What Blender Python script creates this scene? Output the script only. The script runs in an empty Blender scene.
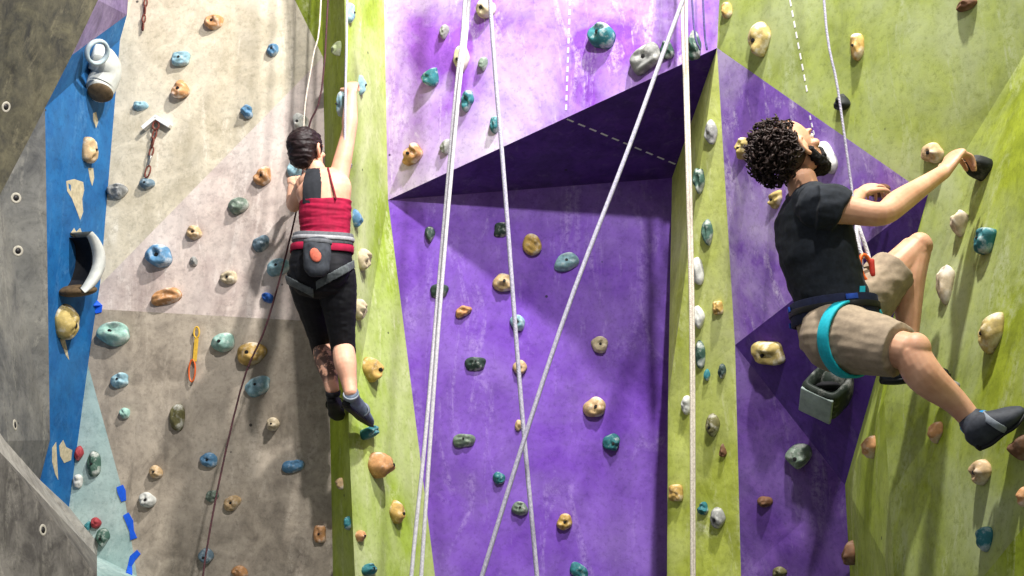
import bpy, bmesh, math, random
from mathutils import Vector, Matrix, Quaternion, noise
from mathutils.bvhtree import BVHTree
random.seed(7)
sc = bpy.context.scene
COL = sc.collection
# ------------------------------------------------------------------ camera
F = 1300.0; TILT = math.radians(10); CAM = Vector((0, 0, 1.6))
cd = bpy.data.cameras.new('camera'); cam = bpy.data.objects.new('camera', cd); COL.objects.link(cam)
cd.sensor_width = 36.0; cd.lens = 36.0 * F / 1024.0; cd.clip_end = 200
cam.location = CAM; cam.rotation_euler = (math.pi / 2 + TILT, 0, 0)
sc.camera = cam
FW = Vector((0, math.cos(TILT), math.sin(TILT))); UP = Vector((0, -math.sin(TILT), math.cos(TILT))); RT = Vector((1, 0, 0))
# ------------------------------------------------------------------ world and lamps
sc.view_settings.view_transform = 'Standard'; sc.view_settings.look = 'None'
sc.view_settings.exposure = 0.0; sc.view_settings.gamma = 1.0; sc.view_settings.use_curve_mapping = False
w = bpy.data.worlds.new('hall_air'); sc.world = w; w.use_nodes = True
w.node_tree.nodes['Background'].inputs[0].default_value = (0.93, 0.96, 1.0, 1)
w.node_tree.nodes['Background'].inputs[1].default_value = 0.40

def lamp(name, loc, aim, energy, size, color, angle=110, blend=0.5):
    l = bpy.data.lights.new(name, 'SPOT'); l.energy = energy; l.shadow_soft_size = size; l.color = color
    l.spot_size = math.radians(angle); l.spot_blend = blend
    o = bpy.data.objects.new(name, l); COL.objects.link(o); o.location = loc
    o.rotation_euler = (Vector(aim) - Vector(loc)).to_track_quat('-Z', 'Y').to_euler()
    return o
lamp('ceiling_floodlight', (1.15, 3.7, 7.6), (0.45, 6.4, 2.9), 2350, 0.10, (1.0, 0.97, 0.92), 100, .7)
lamp('ceiling_floodlight', (0.9, 1.5, 6.4), (-0.9, 6.8, 2.9), 1350, 0.09, (1.0, 0.98, 0.95), 70, .9)

# ------------------------------------------------------------------ pixel helpers
def ray(px, py):
    return (FW + RT * ((px - 512) / F) + UP * ((288 - py) / F))
def W(px, py, Y):
    r = ray(px, py); return CAM + r * ((Y - CAM.y) / r.y)
def Z0(px, Y, z=0.0):                       # foot of a wall column on the floor
    d = Y * math.cos(TILT) + (z - CAM.z) * math.sin(TILT)
    return Vector(((px - 512) / F * d, Y, z))
def proj(p):
    v = p - CAM; d = v.dot(FW); return (512 + F * v.dot(RT) / d, 288 - F * v.dot(UP) / d, d)
def S(c):                                   # sRGB 0-255 to linear
    def g(x):
        x /= 255.0
        return x / 12.92 if x <= .04045 else ((x + .055) / 1.055) ** 2.4
    return (g(c[0]), g(c[1]), g(c[2]), 1.0)

# ------------------------------------------------------------------ materials
def nodes(name):
    m = bpy.data.materials.new(name); m.use_nodes = True; t = m.node_tree
    return m, t, t.nodes['Principled BSDF']
def N(t, kind, **kw):
    n = t.nodes.new(kind)
    for k, v in kw.items():
        if k.startswith('i_'):
            key = k[2:]; n.inputs[int(key) if key.isdigit() else key].default_value = v
        else: setattr(n, k, v)
    return n
def ramp(t, src, a, b, ca=(0, 0, 0, 1), cb=(1, 1, 1, 1)):
    r = t.nodes.new('ShaderNodeValToRGB'); e = r.color_ramp.elements
    e[0].position = a; e[1].position = b; e[0].color = ca; e[1].color = cb
    t.links.new(src, r.inputs[0]); return r.outputs[0]
def mix(t, fac, a, b, mode='MIX'):
    n = t.nodes.new('ShaderNodeMix'); n.data_type = 'RGBA'; n.blend_type = mode
    for idx, v in ((0, fac), (6, a), (7, b)):
        if hasattr(v, 'is_linked'): t.links.new(v, n.inputs[idx])
        else: n.inputs[idx].default_value = v
    return n.outputs[2]
def math_(t, op, a, b=0.5):
    n = t.nodes.new('ShaderNodeMath'); n.operation = op
    for i, v in enumerate((a, b)):
        if hasattr(v, 'is_linked'): t.links.new(v, n.inputs[i])
        else: n.inputs[i].default_value = v
    return n.outputs[0]
def coords(t, scale=(1, 1, 1), loc=(0, 0, 0)):
    c = t.nodes.new('ShaderNodeTexCoord'); m = t.nodes.new('ShaderNodeMapping')
    m.inputs['Scale'].default_value = scale; m.inputs['Location'].default_value = loc
    t.links.new(c.outputs['Object'], m.inputs[0]); return m.outputs[0]
def noise_(t, co, scale, detail=4, rough=.6, dist=0.0):
    n = t.nodes.new('ShaderNodeTexNoise'); n.inputs['Scale'].default_value = scale
    n.inputs['Detail'].default_value = detail; n.inputs['Roughness'].default_value = rough; n.inputs['Distortion'].default_value = dist
    t.links.new(co, n.inputs['Vector']); return n.outputs['Fac']
def wall_mat(name, col, dark, chalk=.5, chalk_col=(232, 226, 222), scuff=.5, off=0.0, streak=.35, mott=.45, dots=True, chips=None, rough=.75):
    m, t, b = nodes(name)
    co = coords(t, loc=(off, off * .7, off * 1.3)); cs = coords(t, (1, 1, .28), (off, 0, off))
    big = noise_(t, co, 1.6, 5, .62, .4); mid = noise_(t, co, 6.5, 6, .68, .8); fine = noise_(t, co, 38, 5, .75); st = noise_(t, cs, 9, 5, .65, .3)
    c = mix(t, ramp(t, mid, .36, .64), S(dark), S(col))
    c = mix(t, math_(t, 'MULTIPLY', ramp(t, noise_(t, co, 3.1, 7, .72, .6), .47, .66), mott), c, S([x * .72 for x in dark]))
    # dark rubber scuffs
    f = math_(t, 'MULTIPLY', ramp(t, st, .54, .74), scuff)
    c = mix(t, f, c, S([x * .55 for x in dark]))
    # chalk: broad bloom plus brushed smears
    cl = math_(t, 'MULTIPLY', ramp(t, big, .40, .72), chalk)
    c = mix(t, cl, c, S(chalk_col))
    sm = math_(t, 'MULTIPLY', math_(t, 'MULTIPLY', ramp(t, noise_(t, cs, 5.5, 6, .7, 1.6), .54, .70), ramp(t, fine, .38, .62)), min(1, chalk * 1.4 + streak * .3))
    c = mix(t, sm, c, S(chalk_col))
    if chips:
        ch = ramp(t, noise_(t, coords(t, (1, 1, .6), (off + 3, 1, 2)), 4.6, 3, .55, .5), .665, .685)
        c = mix(t, ch, c, S(chips))
    c = mix(t, math_(t, 'MULTIPLY', ramp(t, fine, .25, .5, (1, 1, 1, 1), (0, 0, 0, 1)), .45), c, S([x * .6 for x in dark]))
    if dots:                                    # bolt holes
        v = t.nodes.new('ShaderNodeTexVoronoi'); v.inputs['Scale'].default_value = 4.2; v.inputs['Randomness'].default_value = .8
        t.links.new(co, v.inputs['Vector'])
        d = ramp(t, v.outputs['Distance'], .030, .042, (1, 1, 1, 1), (0, 0, 0, 1))
        c = mix(t, math_(t, 'MULTIPLY', d, .85), c, (.02, .018, .02, 1))
    t.links.new(c, b.inputs['Base Color']); b.inputs['Roughness'].default_value = rough
    b.inputs['Specular IOR Level'].default_value = .25
    bp = t.nodes.new('ShaderNodeBump'); bp.inputs['Strength'].default_value = .25; bp.inputs['Distance'].default_value = .004
    t.links.new(fine, bp.inputs['Height']); t.links.new(bp.outputs[0], b.inputs['Normal'])
    return m
def soft_mat(name, col, var=.25, scale=40, rough=.7, chalk=0.0, bump=.15, metal=0.0, spec=.3):
    m, t, b = nodes(name)
    co = coords(t); n1 = noise_(t, co, scale, 4, .6)
    c = mix(t, ramp(t, n1, .3, .7), S([x * (1 - var) for x in col]), S(col))
    if chalk:
        c = mix(t, math_(t, 'MULTIPLY', ramp(t, noise_(t, co, scale * .45, 5, .65), .5, .68), chalk), c, S((232, 230, 224)))
    t.links.new(c, b.inputs['Base Color']); b.inputs['Roughness'].default_value = rough; b.inputs['Metallic'].default_value = metal
    b.inputs['Specular IOR Level'].default_value = spec
    bp = t.nodes.new('ShaderNodeBump'); bp.inputs['Strength'].default_value = bump; bp.inputs['Distance'].default_value = .003
    t.links.new(noise_(t, co, scale * 4, 3), bp.inputs['Height']); t.links.new(bp.outputs[0], b.inputs['Normal'])
    return m
def rope_mat(name, c1, c2):
    m, t, b = nodes(name)
    n = noise_(t, coords(t, (1, 1, .6)), 140, 3, .6); c = mix(t, ramp(t, n, .4, .62), S(c1), S(c2))
    t.links.new(c, b.inputs['Base Color']); b.inputs['Roughness'].default_value = .85
    bp = t.nodes.new('ShaderNodeBump'); bp.inputs['Strength'].default_value = .4; bp.inputs['Distance'].default_value = .002
    wv = t.nodes.new('ShaderNodeTexWave'); wv.inputs['Scale'].default_value = 60; wv.bands_direction = 'DIAGONAL'
    t.links.new(coords(t), wv.inputs['Vector']); t.links.new(wv.outputs['Fac'], bp.inputs['Height']); t.links.new(bp.outputs[0], b.inputs['Normal'])
    return m

# ------------------------------------------------------------------ object helpers
def link(name, bm, mat, parent=None, smooth=True, label=None):
    me = bpy.data.meshes.new(name); bm.to_mesh(me); bm.free()
    return link_mesh(name, me, mat, parent, smooth, label)
def link_mesh(name, me, mat, parent=None, smooth=True, label=None):
    o = bpy.data.objects.new(name, me); COL.objects.link(o)
    if mat: me.materials.clear(); me.materials.append(mat)
    if smooth:
        for p in me.polygons: p.use_smooth = True
    if parent: o.parent = parent; o.matrix_parent_inverse = parent.matrix_world.inverted() if False else Matrix.Translation(-parent.location) if parent.get('_at') else Matrix.Identity(4)
    if label: o['label'] = label
    return o
def tag(o, label, cat, group=None):
    o['label'] = label; o['category'] = cat
    if group: o['group'] = group
    return o

# ------------------------------------------------------------------ the climbing wall (setting)
WALLS = []            # (object, bvh) for seating the holds
def panel(name, polys, mat, thick=.03):
    """polys: polygons of world points; a plywood skin with real thickness behind it"""
    bm = bmesh.new(); cache = {}
    def V(p):
        k = tuple(round(x, 4) for x in p)
        if k not in cache: cache[k] = bm.verts.new(p)
        return cache[k]
    for poly in polys:
        f = bm.faces.new([V(p) for p in poly]); f.normal_update()
        c = f.calc_center_median()
        if f.normal.dot(CAM - c) < 0: f.normal_flip()
    bmesh.ops.triangulate(bm, faces=bm.faces[:]); bm.normal_update()
    for f in bm.faces:
        if f.normal.dot(CAM - f.calc_center_median()) < 0: f.normal_flip()
    bm.normal_update()
    WALLS.append((name, BVHTree.FromBMesh(bm)))
    front = bm.faces[:]
    res = bmesh.ops.extrude_face_region(bm, geom=front)
    vs = [g for g in res['geom'] if isinstance(g, bmesh.types.BMVert)]
    for v in vs:
        v.co = v.co + (v.co - CAM).normalized() * thick
    for f in [g for g in res['geom'] if isinstance(g, bmesh.types.BMFace)]: pass
    bmesh.ops.recalc_face_normals(bm, faces=bm.faces[:])
    o = link(name, bm, mat, smooth=False); o['kind'] = 'structure'
    return o

PURPLE = (133, 72, 190); PURPLE_D = (104, 52, 162)
GREEN = (176, 194, 44); GREEN_D = (138, 156, 22)
m_olive = wall_mat('weathered olive plywood', (100, 96, 78), (54, 54, 52), .22, (170, 160, 130), .7, 1.0)
m_lgrey = wall_mat('weathered grey plywood', (104, 104, 103), (62, 64, 68), .35, (176, 172, 160), .6, 4.0)
m_volume = wall_mat('scuffed grey volume', (112, 108, 103), (68, 65, 63), .3, (178, 172, 160), .7, 6.0)
m_rim = wall_mat('pale worn edge', (168, 164, 156), (128, 124, 118), .3, (200, 196, 188), .4, 7.0, dots=False)
m_blue = wall_mat('chipped blue paint', (24, 100, 160), (14, 82, 142), .12, (120, 170, 205), .15, 2.0)
m_violet = wall_mat('faded violet paint', (140, 120, 165), (96, 78, 122), .3, (190, 180, 200), .5, 3.0)
m_mint = wall_mat('pale mint paint', (160, 184, 180), (134, 160, 158), .35, (205, 216, 212), .3, 5.0)
m_beige = wall_mat('chalky beige plywood', (212, 200, 176), (178, 167, 143), .6, (230, 222, 206), .4, 8.0, mott=.38)
m_pink = wall_mat('chalky pinkish plywood', (214, 197, 187), (178, 159, 153), .6, (232, 222, 214), .5, 9.0, mott=.42)
m_grey = wall_mat('rubber scuffed grey plywood', (180, 167, 150), (134, 123, 110), .4, (208, 196, 180), .65, 10.0, mott=.55)
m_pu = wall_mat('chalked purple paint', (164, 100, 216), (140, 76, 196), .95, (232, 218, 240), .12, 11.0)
m_under = wall_mat('purple paint in shade', (86, 48, 146), (68, 36, 122), .10, (150, 140, 170), .2, 12.0)  # purple darkened for the shade under the overhangs
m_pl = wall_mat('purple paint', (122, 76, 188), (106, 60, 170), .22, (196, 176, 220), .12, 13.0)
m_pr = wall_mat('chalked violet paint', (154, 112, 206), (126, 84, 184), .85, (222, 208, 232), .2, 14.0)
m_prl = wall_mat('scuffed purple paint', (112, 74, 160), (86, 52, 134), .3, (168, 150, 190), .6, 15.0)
m_gl = wall_mat('lime paint', (168, 186, 50), (140, 158, 30), .45, (196, 202, 146), .3, 16.0, streak=.8)
m_gl2 = wall_mat('bright lime paint', (170, 192, 84), (150, 172, 54), .85, (204, 208, 166), .3, 17.0, streak=.8)
m_gm = wall_mat('lime paint on the pillar', (192, 202, 92), (162, 172, 58), .5, (212, 214, 170), .4, 18.0, streak=1)
m_gr = wall_mat('lime paint with chalk haze', (160, 174, 50), (132, 146, 34), .8, (174, 182, 142), .4, 19.0, streak=.6)

# key corners
L_ = W(717, 48, 6.05); M_ = W(388, 200, 7.1); N_ = W(672, 178, 7.15); PA = W(668, 400, 6.66); PB = W(667, 576, 6.74); PC = W(674, 400, 7.15); PD = W(673, 576, 7.15)
TL = W(380, -200, 6.9); TR = W(729, -200, 5.95); ML = W(435, 576, 7.1)
S_ = W(735, 345, 6.35); SB = W(741, 576, 6.5); R_ = W(928, 195, 5.15); Q_ = W(845, 485, 6.15); QB = W(850, 576, 6.15)
X1 = W(884, 400, 5.32); X2 = W(893, 576, 5.32)
def on_plane(px, py, a, b, c):
    n = (b - a).cross(c - a); r = ray(px, py); return CAM + r * ((a - CAM).dot(n) / r.dot(n))
CR = W(1024, 55, 4.72); RA = W(1024, 430, 4.28)
def up_(px, py): return on_plane(px, py, L_, R_, CR)
def lo_(px, py): return on_plane(px, py, R_, X1, RA)
TR = up_(729, -200); X2 = lo_(894, 576)
E1 = W(323, 57, 6.9); E2 = W(328, 322, 6.9); E3 = W(333, 576, 6.9)
K0 = W(343, -200, 6.42); K1 = W(346, 160, 6.45); K2 = W(349, 440, 6.55); K3 = W(355, 576, 6.55)
F1 = W(100, 285, 7.1); F2 = W(96, 309, 7.1)
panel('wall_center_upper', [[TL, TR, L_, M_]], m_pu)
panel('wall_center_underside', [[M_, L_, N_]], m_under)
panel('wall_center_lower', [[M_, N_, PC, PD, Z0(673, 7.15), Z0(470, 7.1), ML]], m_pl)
panel('wall_center_pillar_left_face', [[L_, N_, PA], [N_, PC, PA], [PA, PC, PD, PB], [PB, PD, Z0(673, 7.15), Z0(667, 6.78)]], m_gm)
panel('wall_center_pillar', [[L_, PA, S_], [PA, PB, SB, S_], [PB, Z0(667, 6.78), Z0(745, 6.55), SB]], m_gm)
panel('wall_left_pillar', [[TL, M_, K1, K0], [M_, ML, K2, K1], [ML, Z0(470, 7.1), Z0(366, 6.6), K3, K2]], m_gl2)
panel('wall_left_pillar_side', [[K0, K1, E1, W(318, -200, 6.75)], [W(318, -200, 6.75), E1, W(196, -200, 7.1)], [E1, K1, K2, E2], [E2, K2, K3, E3], [E3, K3, Z0(366, 6.6), Z0(340, 6.9)]], m_gl)
BR0 = W(139, -200, 7.05); BR1 = W(128, 0, 7.05); BR3 = W(88, 365, 7.1); BR4 = W(125, 500, 7.05); BR5 = W(137, 576, 7.05)
panel('wall_left_upper', [[BR0, W(196, -200, 7.1), E1, W(120, 40, 7.08)], [W(120, 40, 7.08), E1, F1]], m_beige)
panel('wall_left_middle', [[F1, E1, E2, F2]], m_pink)
BL1 = W(98, 0, 6.45); BL2 = W(45, 108, 6.4); BLA = W(-260, -200, 4.6)
def ol_(px, py): return on_plane(px, py, BL1, BL2, BLA)
BL0 = ol_(122, -200); BM = ol_(72, 55); BP = ol_(0, 195)
def bl_(px, py): return on_plane(px, py, W(127, 15, 7.05), BR3, BL2)
BL4 = bl_(40, 480); BG = W(0, 441, 6.1); BD = bl_(69, 507); BL3 = bl_(50, 440)
def mi_(px, py): return on_plane(px, py, BR3, BR5, BD)
BR4 = mi_(125, 500); V1 = mi_(98, 543); V2 = mi_(97, 556)
panel('wall_left_blue', [[BM, W(127, 15, 7.05), W(120, 40, 7.08), F1, F2, BR3, BD, BL4, BL3, BL2]], m_blue)
panel('wall_left_lower', [[F2, E2, E3, BR3], [BR3, E3, BR5, BR4], [BR5, E3, Z0(340, 6.9), Z0(170, 7.0)]], m_grey)
panel('wall_left_violet', [[BL0, BR0, BR1, W(127, 15, 7.05), BM, BL1]], m_violet)
panel('wall_left_olive', [[BLA, BL0, BL1, BM, BL2, BP, ol_(-260, 690)]], m_olive)
panel('wall_left_grey', [[BP, BL2, BL3, BL4, BG], [BP, BG, ol_(-120, 350)]], m_lgrey)
panel('wall_left_volume_rim', [[W(0, 432, 6.12), BL4, BD, V1, V2, W(0, 452, 5.9)], [W(-260, 180, 4.7), W(0, 432, 6.12), W(0, 452, 5.9), W(-260, 215, 4.4)]], m_rim)
panel('wall_left_volume', [[W(-260, 215, 4.4), W(0, 452, 5.9), V2, W(97, 576, 6.6), Z0(100, 6.6), Z0(-260, 4.5)]], m_volume)
panel('wall_left_mint', [[BR3, BR4, BR5, Z0(170, 7.0), Z0(100, 6.62), W(97, 576, 6.62), V2, V1, BD]], m_mint)
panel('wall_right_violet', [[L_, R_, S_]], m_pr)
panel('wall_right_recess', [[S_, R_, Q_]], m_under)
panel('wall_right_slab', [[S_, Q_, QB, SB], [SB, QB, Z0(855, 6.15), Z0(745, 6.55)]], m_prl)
H_ = up_(963, 155)
panel('wall_right_upper', [[TR, up_(1290, -200), up_(1150, -145), CR, H_, R_, L_]], m_gr)
RB = lo_(1024, 527); RD = lo_(984, 576); RE = lo_(1300, 430)
panel('wall_right_lower', [[R_, H_, X1], [H_, CR, X1], [CR, RA, X1], [X1, RA, RB, RD, X2], [CR, up_(1150, -145), up_(1290, -200), RE, RA], [RA, RE, RB],
      [X2, RD, Z0(984, 4.75), Z0(902, 5.3)]], m_gr)
panel('wall_right_foot', [[RB, RE, Z0(1300, 3.4), Z0(984, 4.75), RD]], m_gl)
panel('wall_right_corner', [[R_, X1, X2, QB, Q_], [QB, X2, Z0(902, 5.3), Z0(855, 6.15)]], m_gl)
bm = bmesh.new(); bmesh.ops.create_cube(bm, size=1, matrix=Matrix.Translation((0, 2, -.05)) @ Matrix.Diagonal((14, 14, .1, 1)))
m_floor = wall_mat('dark grey crash mats', (90, 92, 98), (64, 66, 72), .25, (140, 140, 140), .4, 20.0, dots=False)
o = link('floor', bm, m_floor, smooth=False); o['kind'] = 'structure'

def hit(px, py, only=None):
    d = ray(px, py).normalized(); best = None
    for name, bvh in WALLS:
        if only and only not in name: continue
        loc, nor, idx, dist = bvh.ray_cast(CAM, d)
        if loc is not None and (best is None or dist < best[2]): best = (loc, nor if nor.dot(d) < 0 else -nor, dist, name)
    return best

# painted dashed lines: flat paint marks on their panels
m_white = soft_mat('white paint', (235, 232, 236), .06, 60)
def dashes(parent_name, pts, n, wid=.010):
    bm = bmesh.new()
    seg = []
    for i in range(len(pts) - 1):
        a, b = Vector(pts[i]), Vector(pts[i + 1])
        for k in range(n): seg.append((a.lerp(b, k / n), a.lerp(b, (k + .58) / n)))
    for a, b in seg:
        ha, hb = hit(a.x, a.y, parent_name), hit(b.x, b.y, parent_name)
        if not ha or not hb: continue
        nn = ha[1]; A = ha[0] + nn * .0015; B = hb[0] + nn * .0015; s = (B - A).cross(nn).normalized() * wid / 2
        lo = [bm.verts.new(p - nn * .002) for p in (A - s, A + s, B + s, B - s)]; hi = [bm.verts.new(p) for p in (A - s, A + s, B + s, B - s)]
        bm.faces.new(hi); 
        for k in range(4): bm.faces.new((lo[k], lo[(k + 1) % 4], hi[(k + 1) % 4], hi[k]))
    bmesh.ops.recalc_face_normals(bm, faces=bm.faces[:])
    o = link('dashed_line', bm, m_white, bpy.data.objects[parent_name], False, 'white dashed painted line')
dashes('wall_center_upper', [(570, -60), (570, 0), (566, 114)], 12)
dashes('wall_center_underside', [(567, 119), (680, 166)], 10)
dashes('wall_right_upper', [(782, -60), (790, 0), (808, 96)], 9, .008)
dashes('wall_right_violet', [(808, 108), (815, 138)], 4, .008)

m_bare = soft_mat('bare weathered plywood', (198, 186, 156), .2, 40, .85)
def bare(parent_name, pts, dz=.0016):
    hs = [hit(x, y, parent_name) for x, y in pts]; nn = hs[0][1]; bm = bmesh.new()
    lo = [bm.verts.new(h[0] - nn * .002) for h in hs]; hi = [bm.verts.new(h[0] + nn * dz) for h in hs]; n = len(hs)
    bm.faces.new(hi)
    for k in range(n): bm.faces.new((lo[k], lo[(k + 1) % n], hi[(k + 1) % n], hi[k]))
    bmesh.ops.triangulate(bm, faces=[f for f in bm.faces if len(f.verts) > 4]); bmesh.ops.recalc_face_normals(bm, faces=bm.faces[:])
    link('bare_patch', bm, m_bare, bpy.data.objects[parent_name], False, 'bare wood patch where the blue paint has chipped off')
for pts in ([(66, 181), (74, 179), (83, 182), (84, 190), (82, 199), (83, 212), (80, 220), (77, 212), (72, 199), (67, 191)], [(88, 168), (93, 168), (94, 178), (92, 186), (90, 180)], [(93, 113), (96, 112), (98, 122), (96, 128), (93, 120)],
            [(70, 234), (74, 228), (76, 232), (80, 228), (83, 236), (76, 240)], [(59, 446), (63, 440), (66, 447), (72, 450), (71, 460), (64, 463), (60, 456)], [(52, 448), (56, 442), (57, 462), (58, 480), (55, 474), (52, 462)], [(60, 340), (63, 332), (66, 345), (69, 360), (66, 356)]):
    bare('wall_left_blue', pts)

# ring bolt holes on the near grey panel
m_ring = soft_mat('pale ring of bare wood', (190, 184, 170), .2, 80)
m_dark = soft_mat('dark steel', (38, 36, 38), .2, 80, .5)
for pn, px, py in (('wall_left_grey', 16, 198), ('wall_left_grey', 18, 251), ('wall_left_grey', 15, 425), ('wall_left_olive', 6, 107), ('wall_left_volume', 43, 530)):
    h = hit(px, py)
    if not h: continue
    bm = bmesh.new(); q = h[1].to_track_quat('Z', 'Y').to_matrix().to_4x4(); q.translation = h[0]
    R0, r0 = .021, .007
    vs = [[bm.verts.new(q @ Vector(((R0 + r0 * math.cos(b)) * math.cos(a), (R0 + r0 * math.cos(b)) * math.sin(a), .35 * r0 * math.sin(b)))) for b in [j * math.pi / 4 for j in range(8)]] for a in [i * math.pi / 10 for i in range(20)]]
    for i in range(20):
        for j in range(8): bm.faces.new((vs[i][j], vs[(i + 1) % 20][j], vs[(i + 1) % 20][(j + 1) % 8], vs[i][(j + 1) % 8]))
    ring = link('bolt_hole_ring', bm, m_ring, bpy.data.objects[h[3]])
    bm = bmesh.new(); bmesh.ops.create_cone(bm, cap_ends=True, segments=16, radius1=.015, radius2=.015, depth=.004, matrix=q)
    link('bolt_hole', bm, m_dark, ring)

# ------------------------------------------------------------------ climbing holds
PAL = dict(teal=(44, 132, 142), mint=(158, 208, 192), green=(64, 104, 88), blue=(92, 152, 200), pale=(152, 200, 216), vivid=(36, 104, 214),
           tan=(222, 182, 128), orange=(226, 158, 96), yellow=(220, 174, 84), beige=(228, 206, 166), grey=(150, 150, 146), white=(212, 212, 204),
           dark=(58, 80, 74), olive=(122, 116, 66), red=(178, 54, 62), brown=(122, 80, 50), black=(34, 38, 38), slate=(112, 140, 158), gold=(206, 178, 96),
           sage=(126, 146, 128), lime=(186, 200, 140))
def dull(c):
    g = sum(c) / 3; return tuple(x + (g - x) * .16 for x in c)
HM = {k: soft_mat('%s resin hold' % k, dull(v), .26, 30, .7, .7 if k not in ('black', 'red', 'vivid', 'brown') else .12, .2) for k, v in PAL.items()}
def hold_bm(kind, w, h, H, seed):
    rnd = random.Random(seed); bm = bmesh.new(); NA, NR = 36, 12
    ph = [rnd.uniform(0, 6.28) for _ in range(6)]; wob = .08; nz = Vector((rnd.uniform(0, 50), rnd.uniform(0, 50), rnd.uniform(0, 50)))
    ex, ax, ay, pw = 2.0, rnd.uniform(-.1, .1), 0.0, .75
    if kind == 'drop': ay = -.22; wob = .06
    if kind == 'edge': ex = 2.8; ay = .38; pw = .55
    if kind == 'jug': ay = .28; pw = .6
    if kind == 'block': ex = 4.5; pw = .42; wob = .03
    if kind == 'wedge': ay = .30; pw = .6; wob = .02
    if kind == 'cup': ex = 3.4; ay = .55; pw = .5; wob = .02
    if kind == 'rib': wob = .05; pw = .6
    if kind == 'pinch': ex = 2.4; pw = .7; wob = .05
    if kind == 'lump': wob = .16; pw = .6
    rows = []
    for j in range(NR + 1):
        a = (1 - j / NR) * math.pi / 2; v = math.sin(a); zz = max(0., math.cos(a)) ** pw
        row = []
        for i in range(NA):
            th = 2 * math.pi * i / NA; c, s = math.cos(th), math.sin(th)
            r = (abs(c) ** ex + abs(s) ** ex) ** (-1 / ex)
            r *= 1 + wob * (math.sin(2 * th + ph[0]) + .6 * math.sin(3 * th + ph[1]) + .35 * math.sin(5 * th + ph[2]))
            x, y = r * c * v, r * s * v
            if kind == 'drop': x *= 1 - .5 * max(0, -y) ** 1.2; 
            if kind == 'wedge':
                k = .5 + .5 * y; x = x * (.25 + .85 * k)
            if kind == 'cup': x *= .80 + .20 * y
            z = zz
            if kind == 'jug': z -= .45 * math.exp(-(((x) / .6) ** 2 + ((y - .42) / .26) ** 2)) * zz
            if kind == 'cup': z -= .35 * math.exp(-(((x) / .5) ** 2 + ((y - .6) / .3) ** 2)) * zz
            if kind == 'ring': z -= .40 * math.exp(-((x * x + y * y) / .09)) + .0
            if kind == 'rib': z *= 1 - .20 * (.5 + .5 * math.cos((y * .8 + x * .5) * 11)) * (1 - v ** 6)
            if kind == 'pinch': z *= 1 - .35 * abs(x) ** 1.2 * (1 - v ** 4)
            if kind == 'lump': z *= 1 + .25 * math.sin(4 * x + ph[3]) * math.sin(4.5 * y + ph[4])
            if kind in ('dome', 'drop', 'edge', 'jug', 'block', 'pinch'): z *= 1 + .08 * math.sin(3 * x + ph[3]) * math.cos(3.4 * y + ph[5])
            z -= .16 * math.exp(-((x * x + y * y) / .022)) * (1 if kind not in ('rib', 'lump', 'ring') else 0)
            z *= 1 + .30 * noise.noise(Vector((x * 1.9, y * 1.9, z)) + nz) * (1 - v ** 8)
            px = (x + ax * z) * w / 2; py = (y + ay * z) * h / 2
            row.append(bm.verts.new((px, py, z * H - .004)))
        rows.append(row)
        if j == NR: pass
    for j in range(NR):
        for i in range(NA):
            k = (i + 1) % NA
            if j == NR - 1:
                continue
            bm.faces.new((rows[j][i], rows[j][k], rows[j + 1][k], rows[j + 1][i]))
    for v in rows[NR]: bm.verts.remove(v)
    top = rows[NR - 1]; c = sum((v.co for v in top), Vector()) / NA; cv = bm.verts.new(c)
    for i in range(NA): bm.faces.new((top[i], top[(i + 1) % NA], cv))
    bm.faces.new(list(reversed(rows[0])))
    bmesh.ops.recalc_face_normals(bm, faces=bm.faces[:])
    return bm, c
SEED = [0]
def frame_at(loc, n, rot=0.0):
    n = n.normalized(); up = Vector((0, 0, 1)) - n * n.z
    if up.length < .05: up = Vector((0, 1, 0))
    up.normalize(); x = up.cross(n); m = Matrix((x, up, n)).transposed().to_4x4(); m.translation = loc
    return m @ Matrix.Rotation(math.radians(rot), 4, 'Z')
def hold(px, py, w, h, kind, col, label, rot=0, bolt=True, prot=.55, group=None, only=None, cat='climbing hold', name='climbing_hold'):
    SEED[0] += 1
    x, y = px, py
    for _ in range(3):
        r = hit(x, y, only)
        if r is None: print('MISS', px, py, label); return None
        dist = proj(r[0])[2]; k = dist / F
        cosv = abs(r[1].normalized().dot((CAM - r[0]).normalized()))
        wm, hm = w * k * (1 if cosv > .8 else 1.12), h * k
        H = prot * min(wm, hm) + .008
        c = proj(r[0] + r[1] * H * .45); x += (px - c[0]); y += (py - c[1])
    bm, top = hold_bm(kind, wm, hm, H, SEED[0])
    o = link(name, bm, HM[col]); o.matrix_world = frame_at(r[0], r[1], rot)
    tag(o, label, cat, group)
    if bolt:
        rb = max(.0055, min(wm, hm) * .085)
        b = bmesh.new(); bmesh.ops.create_cone(b, cap_ends=True, segments=12, radius1=rb, radius2=rb, depth=.012, matrix=Matrix.Translation(top + Vector((0, 0, .0))))
        bmesh.ops.create_cone(b, cap_ends=True, segments=6, radius1=rb * .5, radius2=rb * .5, depth=.004, matrix=Matrix.Translation(top + Vector((0, 0, .007))))
        link('bolt', b, m_dark, o, False)
    return o
G1 = 'holds on the chalky grey wall'; G2 = 'holds on the pale mint panel'; G3 = 'holds on the blue strip'; G4 = 'holds on the left lime pillar'
G5 = 'holds on the upper purple wall'; G6 = 'holds on the lower purple wall'; G7 = 'holds on the narrow middle lime pillar'
G8 = 'holds on the right purple panels'; G9 = 'holds on the right lime wall'
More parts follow.
